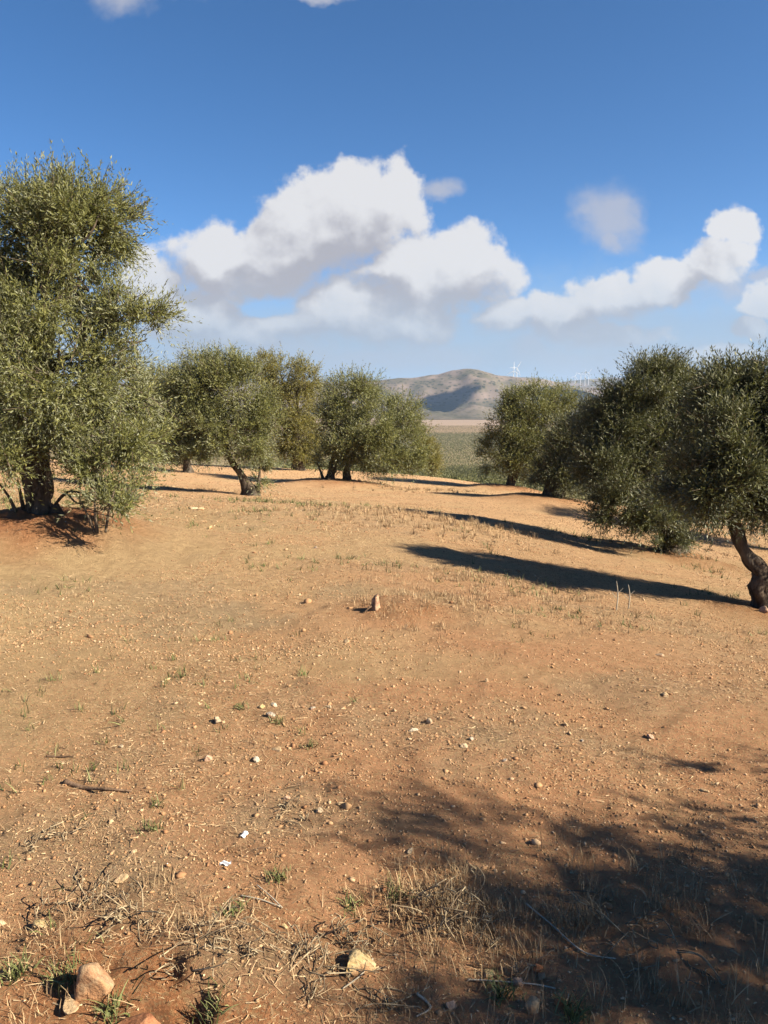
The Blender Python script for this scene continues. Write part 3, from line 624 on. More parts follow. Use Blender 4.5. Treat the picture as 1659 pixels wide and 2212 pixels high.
# ------------------------------------------------------------------ valley groves
def grove_variant(g, n=110, R=3.0):
    c = nrm(g.normal(size=(n, 3))) * g.uniform(.45, 1, (n, 1)) * np.array([R, R, R * .72]) + np.array([0, 0, R * .95])
    c *= 1 + .15 * fbm(c * .8 + g.uniform(0, 50), 2)[:, None]
    a = nrm(c - np.array([0, 0, R * .8]) + g.normal(0, .9, (n, 3))); V, F, tint = leaves(c, a, np.full(n, .7), 5, .7, .4, g)
    return mesh("crown", V, F, M_FAR, {'tint': ('FACE', tint)})
def valley():
    g = np.random.default_rng(7)
    var = [grove_variant(g) for _ in range(5)]
    Vt, Ft = join([tube([(0, 0, -.3, .3), (0.1, 0, .5, .22), (0, .1, 1.4, .15)], 6)]); tr = mesh("trunk", Vt, Ft, M_BARK, smooth=True)
    pts = []
    for Y in np.arange(70, 1480, 9.5):
        for X in np.arange(-.12 * Y - 30, .30 * Y + 30, 9.5):
            pts.append((X + g.normal(0, 1.0), Y + g.normal(0, 1.0)))
    p = np.array(pts); z = H(p[:, 0], p[:, 1])
    u = p[:, 0] / p[:, 1]; gap = (u > .045) & (u < .15)
    z0 = np.array([float(H(40 * q, 40)) for q in u]); sight = EYE + (z0 - EYE) * p[:, 1] / 40
    vis = gap & (z + 3.4 > sight) & (p[:, 1] > 120)
    idx = np.where(vis)[0]; idx = idx[np.argsort(p[idx, 1])]
    near = idx[:190]
    for i in near:
        o = empty("valley_olive_tree", (0, 0, 0)); obj("crown", var[g.integers(5)], o); obj("trunk", tr, o)
        s = g.uniform(.75, 1.15); o.location = (p[i, 0], p[i, 1], z[i]); o.scale = (s, s, s * g.uniform(.85, 1.15)); o.rotation_euler = (0, 0, g.uniform(0, 6.28))
        tag(o, "small hazy olive tree in the grove below the brow, seen through the valley gap", "olive tree", "olive trees of the valley grove")
    rest = np.setdiff1d(np.arange(len(p)), near); rest = rest[(p[rest, 1] > 200) & (z[rest] + 4.5 > sight[rest])]
    def mass(name, xy, zz, n, R, leaf, label):
        m = len(xy)
        c = nrm(g.normal(size=(m, n, 3))) * g.uniform(.5, 1, (m, n, 1)) * np.array([R, R, R * .75]) * g.uniform(.75, 1.2, (m, 1, 1))
        a = nrm(c + g.normal(0, 1.0, c.shape)); c = c + np.array([0, 0, R * .9]); c[..., 0] += xy[:, 0, None]; c[..., 1] += xy[:, 1, None]; c[..., 2] += zz[:, None]
        V, F, t = leaves(c.reshape(-1, 3), a.reshape(-1, 3), np.full(m * n, R * .4), 3, leaf, leaf * .7, g)
        tag(obj(name, mesh(name, V, F, M_FAR, {'tint': ('FACE', t)})), label, "grove", None, 'stuff')
    mass("olive_grove", p[rest], z[rest], 24, 3.1, 1.0, "dense green olive grove filling the valley floor")
    rows = []
    ang = R_(24); ca, sa = math.cos(ang), math.sin(ang)
    for i in np.arange(-900, 900, 15.0):
        for j in np.arange(-900, 900, 7.0):
            X = 150 + i * ca - j * sa; Y = 1700 + i * sa + j * ca
            if 1490 < Y < 1925 and -.12 * Y < X < .34 * Y: rows.append((X, Y))
    r = np.array(rows); mass("orchard", r, H(r[:, 0], r[:, 1]), 8, 1.6, .95, "young orchard in straight rows on pale earth beyond the grove")
valley()

# ------------------------------------------------------------------ wind turbines
def turbine(px, py, Y, spin, blade, label):
    hub = at(px * 2.1603, py * 2.1603, Y); hh = 85.0
    root = empty("wind_turbine", (hub[0], hub[1], hub[2] - hh)); tag(root, label, "wind turbine", "wind turbines on the hills")
    V, F = join([tube([(0, 0, -25, 3.0), (0, 0, 20, 2.7), (0, 0, hh - 1, 1.7)], 16)]); obj("tower", mesh("tower", V, F, M_TURB, smooth=True), root)
    bm = bmesh.new(); bmesh.ops.create_cube(bm, size=1)
    for v in bm.verts: v.co = Vector((v.co.x * 4.2, v.co.y * 11 + 2.5, v.co.z * 4.2 + hh))
    bmesh.ops.bevel(bm, geom=bm.edges[:], offset=.8, segments=2, affect='EDGES')
    me = bpy.data.meshes.new("nacelle"); bm.to_mesh(me); bm.free(); me.materials.append(M_TURB); obj("nacelle", me, root)
    V, F = join([tube([(0, -6.2, hh, .3), (0, -5.6, hh, 1.3), (0, -4.4, hh, 1.9), (0, -3.0, hh, 1.9)], 12)]); obj("hub", mesh("hub", V, F, M_TURB, smooth=True), root)
    for k in range(3):
        a = spin + k * 2 * math.pi / 3; d = np.array([math.sin(a), 0, math.cos(a)]); q = np.array([math.cos(a), 0, -math.sin(a)])
        t = np.linspace(0, 1, 10); ch = np.interp(t, [0, .08, .22, 1], [1.6, 1.8, 3.6, .7]); th = np.interp(t, [0, .08, .22, 1], [1.6, 1.6, 1.0, .2])
        c = np.array([0, -4.6, hh]) + d * (1.2 + t * blade)[:, None]
        ring = np.stack([c + q * (ch * .7)[:, None], c + np.array([0, 1, 0]) * (th * .5)[:, None], c - q * (ch * .3)[:, None], c - np.array([0, 1, 0]) * (th * .5)[:, None]], 1).reshape(-1, 3)
        i = np.arange(9)[:, None] * 4; j = np.arange(4)[None]; F = np.stack([i + j, i + (j + 1) % 4, i + 4 + (j + 1) % 4, i + 4 + j], -1).reshape(-1, 4)
        obj("blade", mesh("blade", ring, [F, np.array([[36, 37, 38, 39]]), np.array([[3, 2, 1, 0]])], M_TURB, smooth=True), root)
turbine(513.6, 371.0, 4300, 0.02, 48, "wind turbine with a blade straight up, left one of the ridge's close pair")
turbine(516.9, 368.0, 4600, .55, 44, "white wind turbine, right and taller one of the close pair on the ridge")
turbine(575.0, 376.6, 7000, .3, 42, "tiny pale wind turbine, leftmost of the four on the far ridge")
turbine(580.7, 374.5, 6900, .9, 42, "tiny pale wind turbine, second from the left of the four on the far ridge")
turbine(585.2, 373.6, 7100, .1, 42, "tiny pale wind turbine, third from the left of the four on the far ridge")
turbine(588.8, 372.6, 7000, .6, 42, "tiny pale wind turbine, rightmost of the four on the far ridge")

# ------------------------------------------------------------------ stones
def rock_mesh(size, seed, colors, cuts=7, stretch=(1, .8, .6)):
    g = np.random.default_rng(seed)
    bm = bmesh.new(); bmesh.ops.create_icosphere(bm, subdivisions=4, radius=1)
    V = np.array([v.co[:] for v in bm.verts]); F = np.array([[v.index for v in f.verts] for f in bm.faces]); bm.free()
    for _ in range(cuts):
        n = nrm(g.normal(size=3)); d = g.uniform(.45, .8); s = V @ n; V = V - np.clip(s - d, 0, None)[:, None] * n * .97
    V = V * (1 + .10 * fbm(V * 1.7 + seed, 3) + .035 * fbm(V * 5 + seed, 4, .6))[:, None]
    return mesh("stone", V * np.array(stretch) * size, F, rock_mat(*colors), smooth=True)
_RM = {}
def rock_mat(a, b):
    if (a, b) not in _RM:
        m, t, fin = material("field_stone")
        pos = t.n('ShaderNodeTexCoord').outputs['Object']
        n = t.noise(pos, 16, 8, 0.7); n2 = t.noise(pos, 70, 5, 0.7); n3 = t.noise(pos, 7, 4, 0.6)
        c = t.mix(t.ss(n, 0.35, 0.65), a, b)
        c = t.mix(t.m('MULTIPLY', t.ss(n3, 0.50, 0.62), 0.75), c, (0.44, 0.21, 0.10))
        c = t.mix(t.m('MULTIPLY', t.ss(n2, 0.55, 0.75), 0.5), c, tuple(.55 * x for x in a))
        h = t.m('ADD', n, t.m('MULTIPLY', n2, 0.5))
        fin(principled(t, c, .95, t.n('ShaderNodeBump', ins={'Strength': 1.0, 'Distance': 0.012, 'Height': h}).outputs[0], .08)); _RM[(a, b)] = m
    return _RM[(a, b)]
BUFF = ((0.40, 0.27, 0.15), (0.58, 0.44, 0.28)); PALE = ((0.42, 0.31, 0.20), (0.58, 0.46, 0.32)); RED = ((0.30, 0.12, 0.06), (0.42, 0.21, 0.11))
YEL = ((0.45, 0.31, 0.14), (0.60, 0.48, 0.28)); GREY = ((0.30, 0.25, 0.20), (0.48, 0.41, 0.33)); WHITE = ((0.46, 0.38, 0.28), (0.64, 0.56, 0.44)); PINK = ((0.42, 0.26, 0.17), (0.58, 0.42, 0.31)); CRUST = ((0.33, 0.17, 0.09), (0.52, 0.38, 0.235))
STONES = [
 (200, 2116, 43, CRUST, (.85, .75, 1.0), "big buff rock crusted with red soil, at the lower left edge of the field"),
 (776, 2068, 37, YEL, (1.1, .8, .6), "pale yellow rock beside dry twigs, largest stone near the picture's bottom middle"),
 (290, 2210, 36, RED, (1.2, .9, .6), "red earthy boulder cut by the bottom edge, below the buff crusted rock"),
 (470, 1553, 14, PALE, (1, .8, .8), "pale angular stone left of the stone cluster, the biggest there"),
 (450, 1636, 12, PINK, (.9, .8, .95), "pinkish stone standing on edge with a dark shadow, below the pale angular stone"),
 (553, 1637, 12, WHITE, (1.1, .7, .6), "white rounded stone right of the pinkish stone"),
 (593, 1519, 9, WHITE, (1.1, .8, .6), "small white stone at the top of the stone cluster"),
 (566, 1522, 10, YEL, (1, .8, .6), "yellow stone at the left of the white cluster stone"),
 (584, 1541, 11, GREY, (1.2, .9, .7), "grey stone just under the white cluster stone"),
 (675, 1527, 9, GREY, (1, .8, .7), "dull stone on grey litter right of the stone cluster, left of a pale twin"),
 (710, 1524, 8, PALE, (1, .8, .7), "pale stone at the right end of the grey litter patch"),
 (597, 1615, 11, BUFF, (1.3, .8, .5), "flat buff stone above and right of the white rounded stone"),
 (650, 1677, 7, PALE, (1.1, .7, .6), "small pale stone with a shadow halfway between white stone and grey lump"),
 (690, 1748, 10, PALE, (1, .9, .7), "whitish grey stone in a ring of dark litter"),
 (620, 1721, 9, PINK, (1, .8, .7), "pink stone left of the whitish stone ringed with litter"),
 (735, 1733, 10, BUFF, (1.4, .7, .5), "long buff stone right of the whitish stone ringed with litter"),
 (928, 1555, 11, PALE, (1, .8, .8), "pale stone at the upper end of the chalky patch in mid field"),
 (893, 1573, 11, WHITE, (1.2, .8, .5), "chalky white stone in the chalky patch"),
 (1003, 1608, 10, PALE, (1.1, .8, .6), "pale stone below right of the chalky patch"),
 (1018, 1594, 8, GREY, (1, .8, .7), "small dull stone beside the pale one below the chalky patch"),
 (1222, 1562, 9, BUFF, (1, .8, .7), "lone buff stone in bare red gravel above the foreground shadow"),
 (1405, 1588, 9, PINK, (1.2, .8, .6), "lone pinkish stone in gravel on the right"),
 (1425, 1411, 10, PALE, (1.1, .8, .6), "pale stone in open soil near the right tree's long shadow"),
 (1437, 1498, 9, BUFF, (1.2, .8, .6), "buff stone at the end of a dark litter streak on the right"),
 (1051, 1468, 8, BUFF, (.9, .8, .8), "upright buff stone alone in the mid field"),
 (748, 1382, 10, BUFF, (1.3, .8, .6), "buff stone lying below the wooden stump"),
 (455, 1138, 8, YEL, (.9, .8, 1.0), "bright upright stone on the slope below the leaning trunk"),
 (418, 1094, 9, PALE, (1.4, .8, .5), "flat pale stone left of the leaning trunk, the left of two"),
 (434, 1098, 8, BUFF, (1.2, .8, .7), "buff stone left of the leaning trunk, the right of two"),
 (682, 1182, 5, GREY, (1.1, .8, .8), "small dark stone in the middle of the bare slope"),
 (1652, 1316, 12, PINK, (1, .8, .9), "pinkish stone leaning at the foot of the bent trunk"),
 (887, 1834, 10, PALE, (1.3, .8, .5), "pale stone on red earth left of the foreground shadow"),
 (830, 1917, 9, RED, (1, .8, .8), "red stone in grass at the shadow's left tip"),
 (1120, 2117, 17, PINK, (.8, .7, 1.0), "pale pink upright stone at the lower edge of the foreground shadow"),
 (1152, 2168, 20, BUFF, (.9, .8, .9), "buff lump of stone below the pale pink upright stone"),
 (974, 2168, 15, PINK, (1, .8, .7), "pinkish stone with a dark left side among bottom litter"),
 (1055, 2098, 13, YEL, (1.1, .8, .6), "yellowish stone left of the pale pink upright stone"),
 (1160, 2087, 15, RED, (1.1, .8, .8), "rust red stone in the dark shadow, above the buff lump"),
 (1210, 2160, 14, RED, (.9, .8, 1.1), "dark red stone right of the buff lump"),
 (1170, 2105, 12, CRUST, (1.3, .8, .5), "flat brown stone just under the rust red stone"),
 (88, 1992, 17, YEL, (1.2, .8, .5), "flat yellow stone near the left edge above the dry scrub"),
 (262, 1893, 14, BUFF, (1.4, .8, .4), "flat sandy slab above the dry scrub on the left"),
 (615, 2000, 9, YEL, (.9, .9, .9), "round yellow pebble on red earth below the white scrap"),
 (968, 1995, 9, PINK, (1, .8, .8), "round pink pebble near the grey weeds in the bottom middle"),
 (150, 2162, 24, BUFF, (1.3, .8, .35), "half buried yellow stone left of the buff crusted rock"),
 (1522, 1705, 9, BUFF, (1.2, .8, .6), "pale brown stone near the small right hand shadow"),
 (1258, 1598, 6, GREY, (1, .8, .7), "little grey stone below the lone buff stone"),
 (1090, 1640, 8, GREY, (1, .8, .6), "dull grey stone in litter in the mid field right"),
 (360, 1465, 7, YEL, (1.3, .8, .5), "yellowish chip of stone in straw left of centre"),
 (262, 1610, 7, PALE, (1.3, .8, .5), "pale flat chip in pale straw on the left"),
]
for i, (vx, vy, s, colr, st, lab) in enumerate(STONES):
    q = P(vx, vy + s * .55); dist = np.linalg.norm(q - np.array([0, 0, EYE])); r = s * SC / 768 * dist * (1.0 if i < 3 else .86)
    o = obj("stone", rock_mesh(r, 300 + i, colr, 8, st), loc=(q[0], q[1], q[2] + r * st[2] * (.22 if i < 3 else .34))); o.rotation_euler = (0, 0, random.uniform(0, 6.28) if i > 2 else .3)
    tag(o, lab, "stone", "stones lying on the field")

# ------------------------------------------------------------------ gravel, straw, grass
def scatter(n, y0, y1, g, dens=None, wide=.62, extra=.6):
    y = np.sqrt(g.uniform(y0 ** 2, y1 ** 2, n)); x = g.uniform(-1, 1, n) * (wide * y + extra)
    if dens is not None:
        ok = g.uniform(0, 1, n) < dens(x, y); x, y = x[ok], y[ok]
    m = MOUNDS[0]; ok = (np.hypot(x - m[0] - .4, y - m[1] + .3) > 1.7) | (g.uniform(0, 1, len(x)) < .2)
    x, y = x[ok], y[ok]
    return x, y
def gravel():
    g = np.random.default_rng(21)
    bm = bmesh.new(); bmesh.ops.create_icosphere(bm, subdivisions=1, radius=1)
    ICO = (np.array([v.co[:] for v in bm.verts]), np.array([[v.index for v in f.verts] for f in bm.faces])); bm.free()
    OCT = (np.array([[1, 0, 0], [0, 1, 0], [-1, 0, 0], [0, -1, 0], [0, 0, 1], [0, 0, -1.0]]), np.array([[0, 1, 4], [1, 2, 4], [2, 3, 4], [3, 0, 4], [1, 0, 5], [2, 1, 5], [3, 2, 5], [0, 3, 5]]))
    Vs, Fs, Ts, o = [], [], [], 0
    for (n, y0, y1, s0, s1, base) in ((9000, 1.2, 5, .003, .009, ICO), (3500, 1.4, 6, .004, .011, ICO), (2600, 5, 12, .004, .012, ICO), (1600, 10, 26, .006, .02, ICO), (1500, 22, 40, .012, .03, ICO), (220, 1.4, 9, .012, .026, ICO),
                                      (70000, 1.2, 5, .0016, .0055, OCT), (120000, 4.5, 11, .003, .0085, OCT), (70000, 10, 24, .006, .016, OCT), (15000, 22, 40, .012, .03, OCT)):
        B, Fb = base
        x, y = scatter(n, y0, y1, g, lambda x, y: np.clip(.45 + .7 * fbm(np.stack([x, y], -1) * 1.1 + 70, 3), .05 if base is ICO else .3, 1)); n = len(x)
        s = s0 + (s1 - s0) * g.uniform(0, 1, n) ** (2.6 if base is ICO else 1.8)
        shp = g.uniform(.55, 1.4, (n, 1, 3)) * np.array([1, 1, .62])
        v = B[None] * (1 + g.normal(0, .24, (n, len(B), 1))) * shp
        a = g.uniform(0, 6.28, n); c, si = np.cos(a), np.sin(a); tl = g.normal(0, .5, n); ct, st = np.cos(tl), np.sin(tl)
        v = np.stack([v[..., 0] * ct[:, None] - v[..., 2] * st[:, None], v[..., 1], v[..., 0] * st[:, None] + v[..., 2] * ct[:, None]], -1)
        v = np.stack([v[..., 0] * c[:, None] - v[..., 1] * si[:, None], v[..., 0] * si[:, None] + v[..., 1] * c[:, None], v[..., 2]], -1) * s[:, None, None]
        v += np.stack([x, y, H(x, y) + s * .25], -1)[:, None]
        Vs.append(v.reshape(-1, 3)); Fs.append((Fb[None] + (np.arange(n) * len(B))[:, None, None]).reshape(-1, 3) + o); o += n * len(B)
        Ts.append(np.repeat(np.clip(g.beta(1.6, 1.8, n), 0, 1), len(Fb)))
    tag(obj("gravel", mesh("gravel", np.concatenate(Vs), np.concatenate(Fs), M_GRAVEL, {'tint': ('FACE', np.concatenate(Ts))})), "small pebbles and crumbs of earth strewn over the field", "gravel", None, 'stuff')
gravel()
def blades(x, y, z, az, tilt, L, w, bend, g, seg=3):
    """ribbons: start point, heading, lean from the vertical, length, width, bend -> verts, quads"""
    n = len(x); t = np.linspace(0, 1, seg + 1)[None]
    an = tilt[:, None] + bend[:, None] * t; step = L[:, None] / seg
    dh = np.sin(an) * step; dv = np.cos(an) * step
    hh = np.concatenate([np.zeros((n, 1)), np.cumsum(dh[:, :-1], 1)], 1); zz = np.concatenate([np.zeros((n, 1)), np.cumsum(dv[:, :-1], 1)], 1)
    cx = x[:, None] + np.cos(az)[:, None] * hh; cy = y[:, None] + np.sin(az)[:, None] * hh; cz = z[:, None] + zz
    ww = w[:, None] * (1 - .75 * t) * .5
    tw = az + np.pi / 2 + g.normal(0, .5, n)
    sx = np.cos(tw)[:, None] * ww; sy = np.sin(tw)[:, None] * ww; sz = ww * g.normal(0, .5, (n, 1))
    A = np.stack([cx - sx, cy - sy, cz - sz], -1); Bv = np.stack([cx + sx, cy + sy, cz + sz], -1)
    V = np.stack([A, Bv], 2).reshape(-1, 3)
    i = (np.arange(n) * (seg + 1) * 2)[:, None] + np.arange(seg)[None] * 2
    F = np.stack([i, i + 1, i + 3, i + 2], -1).reshape(-1, 4)
    return V, F
def straw():
    g = np.random.default_rng(22); Vs, Fs, Ts, o = [], [], [], 0
    dens = lambda x, y: np.clip(.30 + .75 * fbm(np.stack([x, y], -1) * .9 + 120, 4) - .12 * np.clip(x, -2, 2), .05, 1)
    for (n, y0, y1, l0, l1, w) in ((36000, 1.2, 4.5, .008, .042, .0024), (42000, 1.2, 5, .006, .020, .0026), (46000, 4, 10, .010, .042, .0036), (30000, 9, 22, .025, .09, .009)):
        x, y = scatter(n, y0, y1, g, dens); n = len(x); L = l0 + (l1 - l0) * g.uniform(0, 1, n) ** 2.2
        V, F = blades(x, y, H(x, y) + .003, g.uniform(0, 6.28, n), np.pi / 2 - np.abs(g.normal(0, .16, n)), L, w * g.uniform(.6, 1.5, n), g.normal(0, .3, n), g, 2)
        Vs.append(V); Fs.append(F + o); o += len(V); Ts.append(np.repeat(np.clip(g.beta(1.6, 1.5, n), 0, 1), 2))
    for (vx, vy, rad, wt) in PATCHES:
        q = P(vx, vy); far = np.hypot(q[0], q[1]); n = int(900 * wt * min(1.0, rad + .3) * (1.6 if rad < .6 else 1.2))
        x = q[0] + g.normal(0, rad * .85, n); y = q[1] + g.normal(0, rad * .55, n)
        V, F = blades(x, y, H(x, y) + .003, g.uniform(0, 6.28, n), np.pi / 2 - np.abs(g.normal(0, .28, n)), (.012 + .05 * g.uniform(0, 1, n) ** 2) * (1 + .05 * far), np.full(n, max(.0022, .0005 * far)) * g.uniform(.6, 1.4, n), g.normal(0, .4, n), g, 2)
        Vs.append(V); Fs.append(F + o); o += len(V); Ts.append(np.repeat(np.clip(g.beta(1.2, 2.2, n), 0, 1), 2))
    tag(obj("straw_litter", mesh("straw_litter", np.concatenate(Vs), np.concatenate(Fs), M_STRAW, {'tint': ('FACE', np.concatenate(Ts))})), "dry straw and leaf bits scattered over the soil", "litter", None, 'stuff')
    Vs, Fs, Ts, o = [], [], [], 0                                     # grass standing in patches
    spots = [(870, 1915, .14, 1200, .11), (930, 1940, .2, 1700, .12), (1010, 1970, .24, 1700, .12), (1100, 2000, .26, 1300, .11), (1200, 2010, .35, 700, .17), (1350, 2060, .4, 700, .18), (1500, 2060, .4, 700, .17), (950, 2060, .25, 420, .12),
             (1050, 2070, .25, 380, .13), (1300, 1880, .3, 450, .12), (1450, 1930, .4, 600, .14), (1600, 1960, .4, 600, .15), (120, 2060, .3, 500, .12), (60, 2160, .25, 400, .12), (430, 2010, .22, 350, .10),
             (700, 2150, .3, 500, .10), (850, 2180, .3, 450, .11), (1000, 2200, .3, 350, .1), (1300, 2150, .35, 500, .13), (950, 1290, .8, 1300, .16), (900, 1330, .7, 900, .13), (1010, 1250, .6, 700, .16), (1180, 1290, .7, 500, .14),
             (880, 1120, 1.6, 1800, .22), (990, 1135, 1.5, 1500, .24), (770, 1100, 1.5, 900, .16), (900, 1058, 2.0, 1200, .24), (650, 1120, 1.5, 500, .14), (480, 1060, 1.2, 500, .18), (1250, 1330, .6, 500, .1), (1500, 1360, .6, 400, .1),
             (1460, 1195, .7, 400, .15), (1560, 1200, .8, 350, .15), (350, 1930, .25, 420, .12), (520, 1850, .22, 300, .07), (240, 1790, .25, 260, .06), (560, 1590, .3, 300, .06), (330, 1330, .6, 400, .08), (260, 1290, .6, 350, .08)]
    for (vx, vy, rad, n, h) in spots:
        h *= .5 if vy > 1700 else .42; n = int(n * (.38 if vy > 1700 else 1.2))
        q = P(vx, vy); x = q[0] + g.normal(0, rad * .55, n); y = q[1] + g.normal(0, rad * .5, n)
        tf = np.floor(g.uniform(0, max(4, n / 22), n)).astype(int); cx = g.normal(0, rad * .55, tf.max() + 1); cy = g.normal(0, rad * .5, tf.max() + 1)
        x = q[0] + cx[tf] + g.normal(0, .028, n); y = q[1] + cy[tf] + g.normal(0, .028, n)
        far = np.hypot(q[0], q[1]); w = np.full(n, max(.0022, .00055 * far)) * g.uniform(.6, 1.4, n)
        V, F = blades(x, y, H(x, y) - .004, g.uniform(0, 6.28, n), np.abs(g.normal(.15, .35, n)), h * g.uniform(.3, 1.2, n), w, g.normal(.6, .5, n), g, 3)
        Vs.append(V); Fs.append(F + o); o += len(V); Ts.append(np.repeat(np.clip(g.beta(1.7, 1.9, n), 0, 1), 3))
    tag(obj("dry_grass", mesh("dry_grass", np.concatenate(Vs), np.concatenate(Fs), M_STRAW, {'tint': ('FACE', np.concatenate(Ts))})), "thin dry grass standing in loose patches", "grass", None, 'stuff')
    Vs, Fs, Ts, o = [], [], [], 0                                     # low green growth
    n0 = 5200; x, y = scatter(n0, 1.3, 16, g, lambda x, y: np.clip(1.6 * fbm(np.stack([x, y], -1) * .8 + 33, 4) - .35 - .1 * x, 0, 1)); 
    k = 7; x = np.repeat(x, k) + g.normal(0, .018, len(x) * k); y = np.repeat(y, k) + g.normal(0, .018, len(y) * k); n = len(x)
    far = np.hypot(x, y); V, F = blades(x, y, H(x, y) - .002, g.uniform(0, 6.28, n), np.abs(g.normal(.5, .35, n)), g.uniform(.015, .06, n) * (1 + far * .06), .0035 * (1 + far * .12) * g.uniform(.7, 1.4, n), g.normal(.7, .4, n), g, 2)
    tag(obj("green_sprouts", mesh("green_sprouts", V, F, M_GREEN, {'tint': ('FACE', np.repeat(g.uniform(0, 1, n), 2))})), "small green sprouts coming up through the soil", "grass", None, 'stuff')
straw()

# ------------------------------------------------------------------ weeds, dry bushes, sticks, stump, scrap
def weed(vx, vy, n, h, w, mat, label, cat, name, seed, rad=.02, bend=.8, lean=.45):
    g = np.random.default_rng(seed); q = P(vx, vy); x = g.normal(0, rad, n); y = g.normal(0, rad, n)
    V, F = blades(x, y, H(q[0] + x, q[1] + y) - q[2] - .004, g.uniform(0, 6.28, n), np.abs(g.normal(lean, .3, n)), h * g.uniform(.4, 1.15, n), np.full(n, w) * g.uniform(.7, 1.3, n), g.normal(bend, .4, n), g, 4)
    tag(obj(name, mesh(name, V, F, mat, {'tint': ('FACE', np.repeat(g.uniform(0, 1, n), 4))}), loc=tuple(q)), label, cat, "green weeds on the soil" if cat == "weed" else None)
for i, (vx, vy, n, h, lab) in enumerate([
    (330, 1790, 40, .07, "tall thin green weed in red soil left of the white scrap"), (600, 1560, 40, .06, "green weed below the stone cluster"), (672, 1612, 36, .06, "green weed right of the flat buff stone"),
    (520, 1530, 34, .06, "yellow green weed at the left of the stone cluster"), (600, 1900, 60, .06, "dark green weed tuft above the dry twigs in the lower left"), (140, 2120, 60, .09, "bright green grass tuft against the buff crusted rock"),
    (1085, 2150, 70, .07, "bright green weed left of the buff lump of stone"), (1240, 2205, 80, .09, "green grass tuft at the bottom edge right of the buff lump"), (500, 1975, 50, .06, "dark green weed near the round yellow pebble"),
    (30, 2110, 70, .09, "green grass tuft at the left edge below the flat yellow stone"), (760, 1960, 50, .06, "small green weed above the pale yellow rock"), (245, 2190, 60, .08, "green weed beside the red earthy boulder"),
    (860, 1935, 50, .07, "dark green weed at the left tip of the foreground shadow"), (460, 2180, 50, .07, "green weed under the dug soil lump"), (340, 1740, 30, .05, "little green weed above the tall thin one")]):
    weed(vx, vy, n, h * .8, .0045, M_GREEN, lab, "weed", "weed", 500 + i)
def dry_bush(vx, vy, R, h, n, label, seed):
    g = np.random.default_rng(seed); q = P(vx, vy); parts = []; h *= .5; th = g.uniform(0, 3.14); ex = g.uniform(1.0, 1.5)
    rot = np.array([[math.cos(th), -math.sin(th)], [math.sin(th), math.cos(th)]]); sq = np.array([ex, .62])
    flow = g.uniform(0, 6.28)
    R *= .8
    for _ in range(int(n * .24)):
        s2 = rot @ (g.normal(0, R * .42, 2) * sq); a = flow + g.normal(0, 1.1); L = R * g.uniform(.35, 1.1)
        s = np.array([*s2, -.006]); s[2] += float(H(q[0] + s[0], q[1] + s[1])) - q[2]
        up = abs(g.normal(0, 1)) * h * .8 + .004; e = s + np.array([math.cos(a) * L, math.sin(a) * L, up]); m = (s + e) / 2 + g.normal(0, .02, 3) * np.array([1, 1, .5]) + np.array([0, 0, h * .25])
        parts.append(tube([(*s, .0014), (*m, .0011), (*e, .0005)], 4))
        for _ in range(3):
            f = g.uniform(.3, .95); b = s + (e - s) * f; e2 = b + nrm(e - s + g.normal(0, .09, 3)) * R * g.uniform(.12, .38); parts.append(tube([(*b, .0009), (*((b + e2) / 2 + g.normal(0, .008, 3)), .0007), (*e2, .0004)], 3))
    V, F = join(parts); nf = sum(len(f) for f in F)
    tint = np.concatenate([np.repeat(g.uniform(.1, 1, len(f) // 8 + 1), 8)[:len(f)] for f in F])
    tag(obj("dry_bush", mesh("dry_bush", V, F, M_DEAD, {'tint': ('FACE', tint)}), loc=tuple(q)), label, "dry bush", "dead weeds on the soil")
dry_bush(310, 1975, .17, .10, 60, "grey dead weed bush above the buff crusted rock", 601)
dry_bush(440, 2020, .16, .10, 60, "tangled brown dead weed bush with pale stems left of the yellow pebble", 602)
dry_bush(165, 1960, .18, .07, 50, "flat grey dead weed mat at the left", 603)
dry_bush(715, 2050, .15, .11, 55, "grey twiggy dead weed left of the pale yellow rock", 604)
dry_bush(560, 2050, .12, .06, 40, "low dark dead weed in the lower middle", 605)
dry_bush(730, 2150, .2, .07, 60, "spread brown dead weed below the pale yellow rock", 606)
dry_bush(940, 1960, .18, .13, 70, "dead grass clump lit by sun at the left tip of the shadow", 607)
dry_bush(1010, 2010, .18, .13, 70, "dead grass clump half in shade right of the lit clump", 608)
dry_bush(1380, 2010, .22, .12, 60, "dead weed clump deep in the foreground shadow", 609)
dry_bush(80, 1820, .16, .06, 45, "low grey dead weed at the left edge above the sandy slab", 610)
dry_bush(640, 1760, .12, .05, 40, "dark wiry dead weed left of the whitish stone ringed with litter", 611)
M_STICK = mat_plain("old_stick", (0.10, 0.06, 0.035), (0.24, 0.155, 0.10), 40)
M_PALE = mat_plain("bleached_stick", (0.34, 0.29, 0.22), (0.52, 0.46, 0.36), 40)
def stick(pts, r0, r1, mat, label, name="fallen_stick", cat="stick", lift=.006):
    q = [P(*p) for p in pts]; o = q[0]; n = len(q)
    V, F = join([tube([(*(p - o + np.array([0, 0, lift])), r0 + (r1 - r0) * i / (n - 1)) for i, p in enumerate(q)], 7, .15, 3)])
    tag(obj(name, mesh(name, V, F, mat, smooth=True), loc=tuple(o)), label, cat, "sticks and stalks on the soil")
stick([(140, 1692), (170, 1702), (190, 1706), (235, 1708), (285, 1712)], .011, .004, M_STICK, "long brown bent stick lying on pale straw at the left")
stick([(100, 1636), (130, 1637), (160, 1636)], .004, .002, M_STICK, "thin straight twig above the long brown stick")
stick([(520, 1938), (560, 1946), (605, 1962)], .0022, .0012, M_PALE, "pale thin stalk lying right of the dead weeds")
stick([(555, 1915), (585, 1940), (610, 1965)], .0022, .001, M_PALE, "second pale stalk crossing the first one right of the dead weeds")
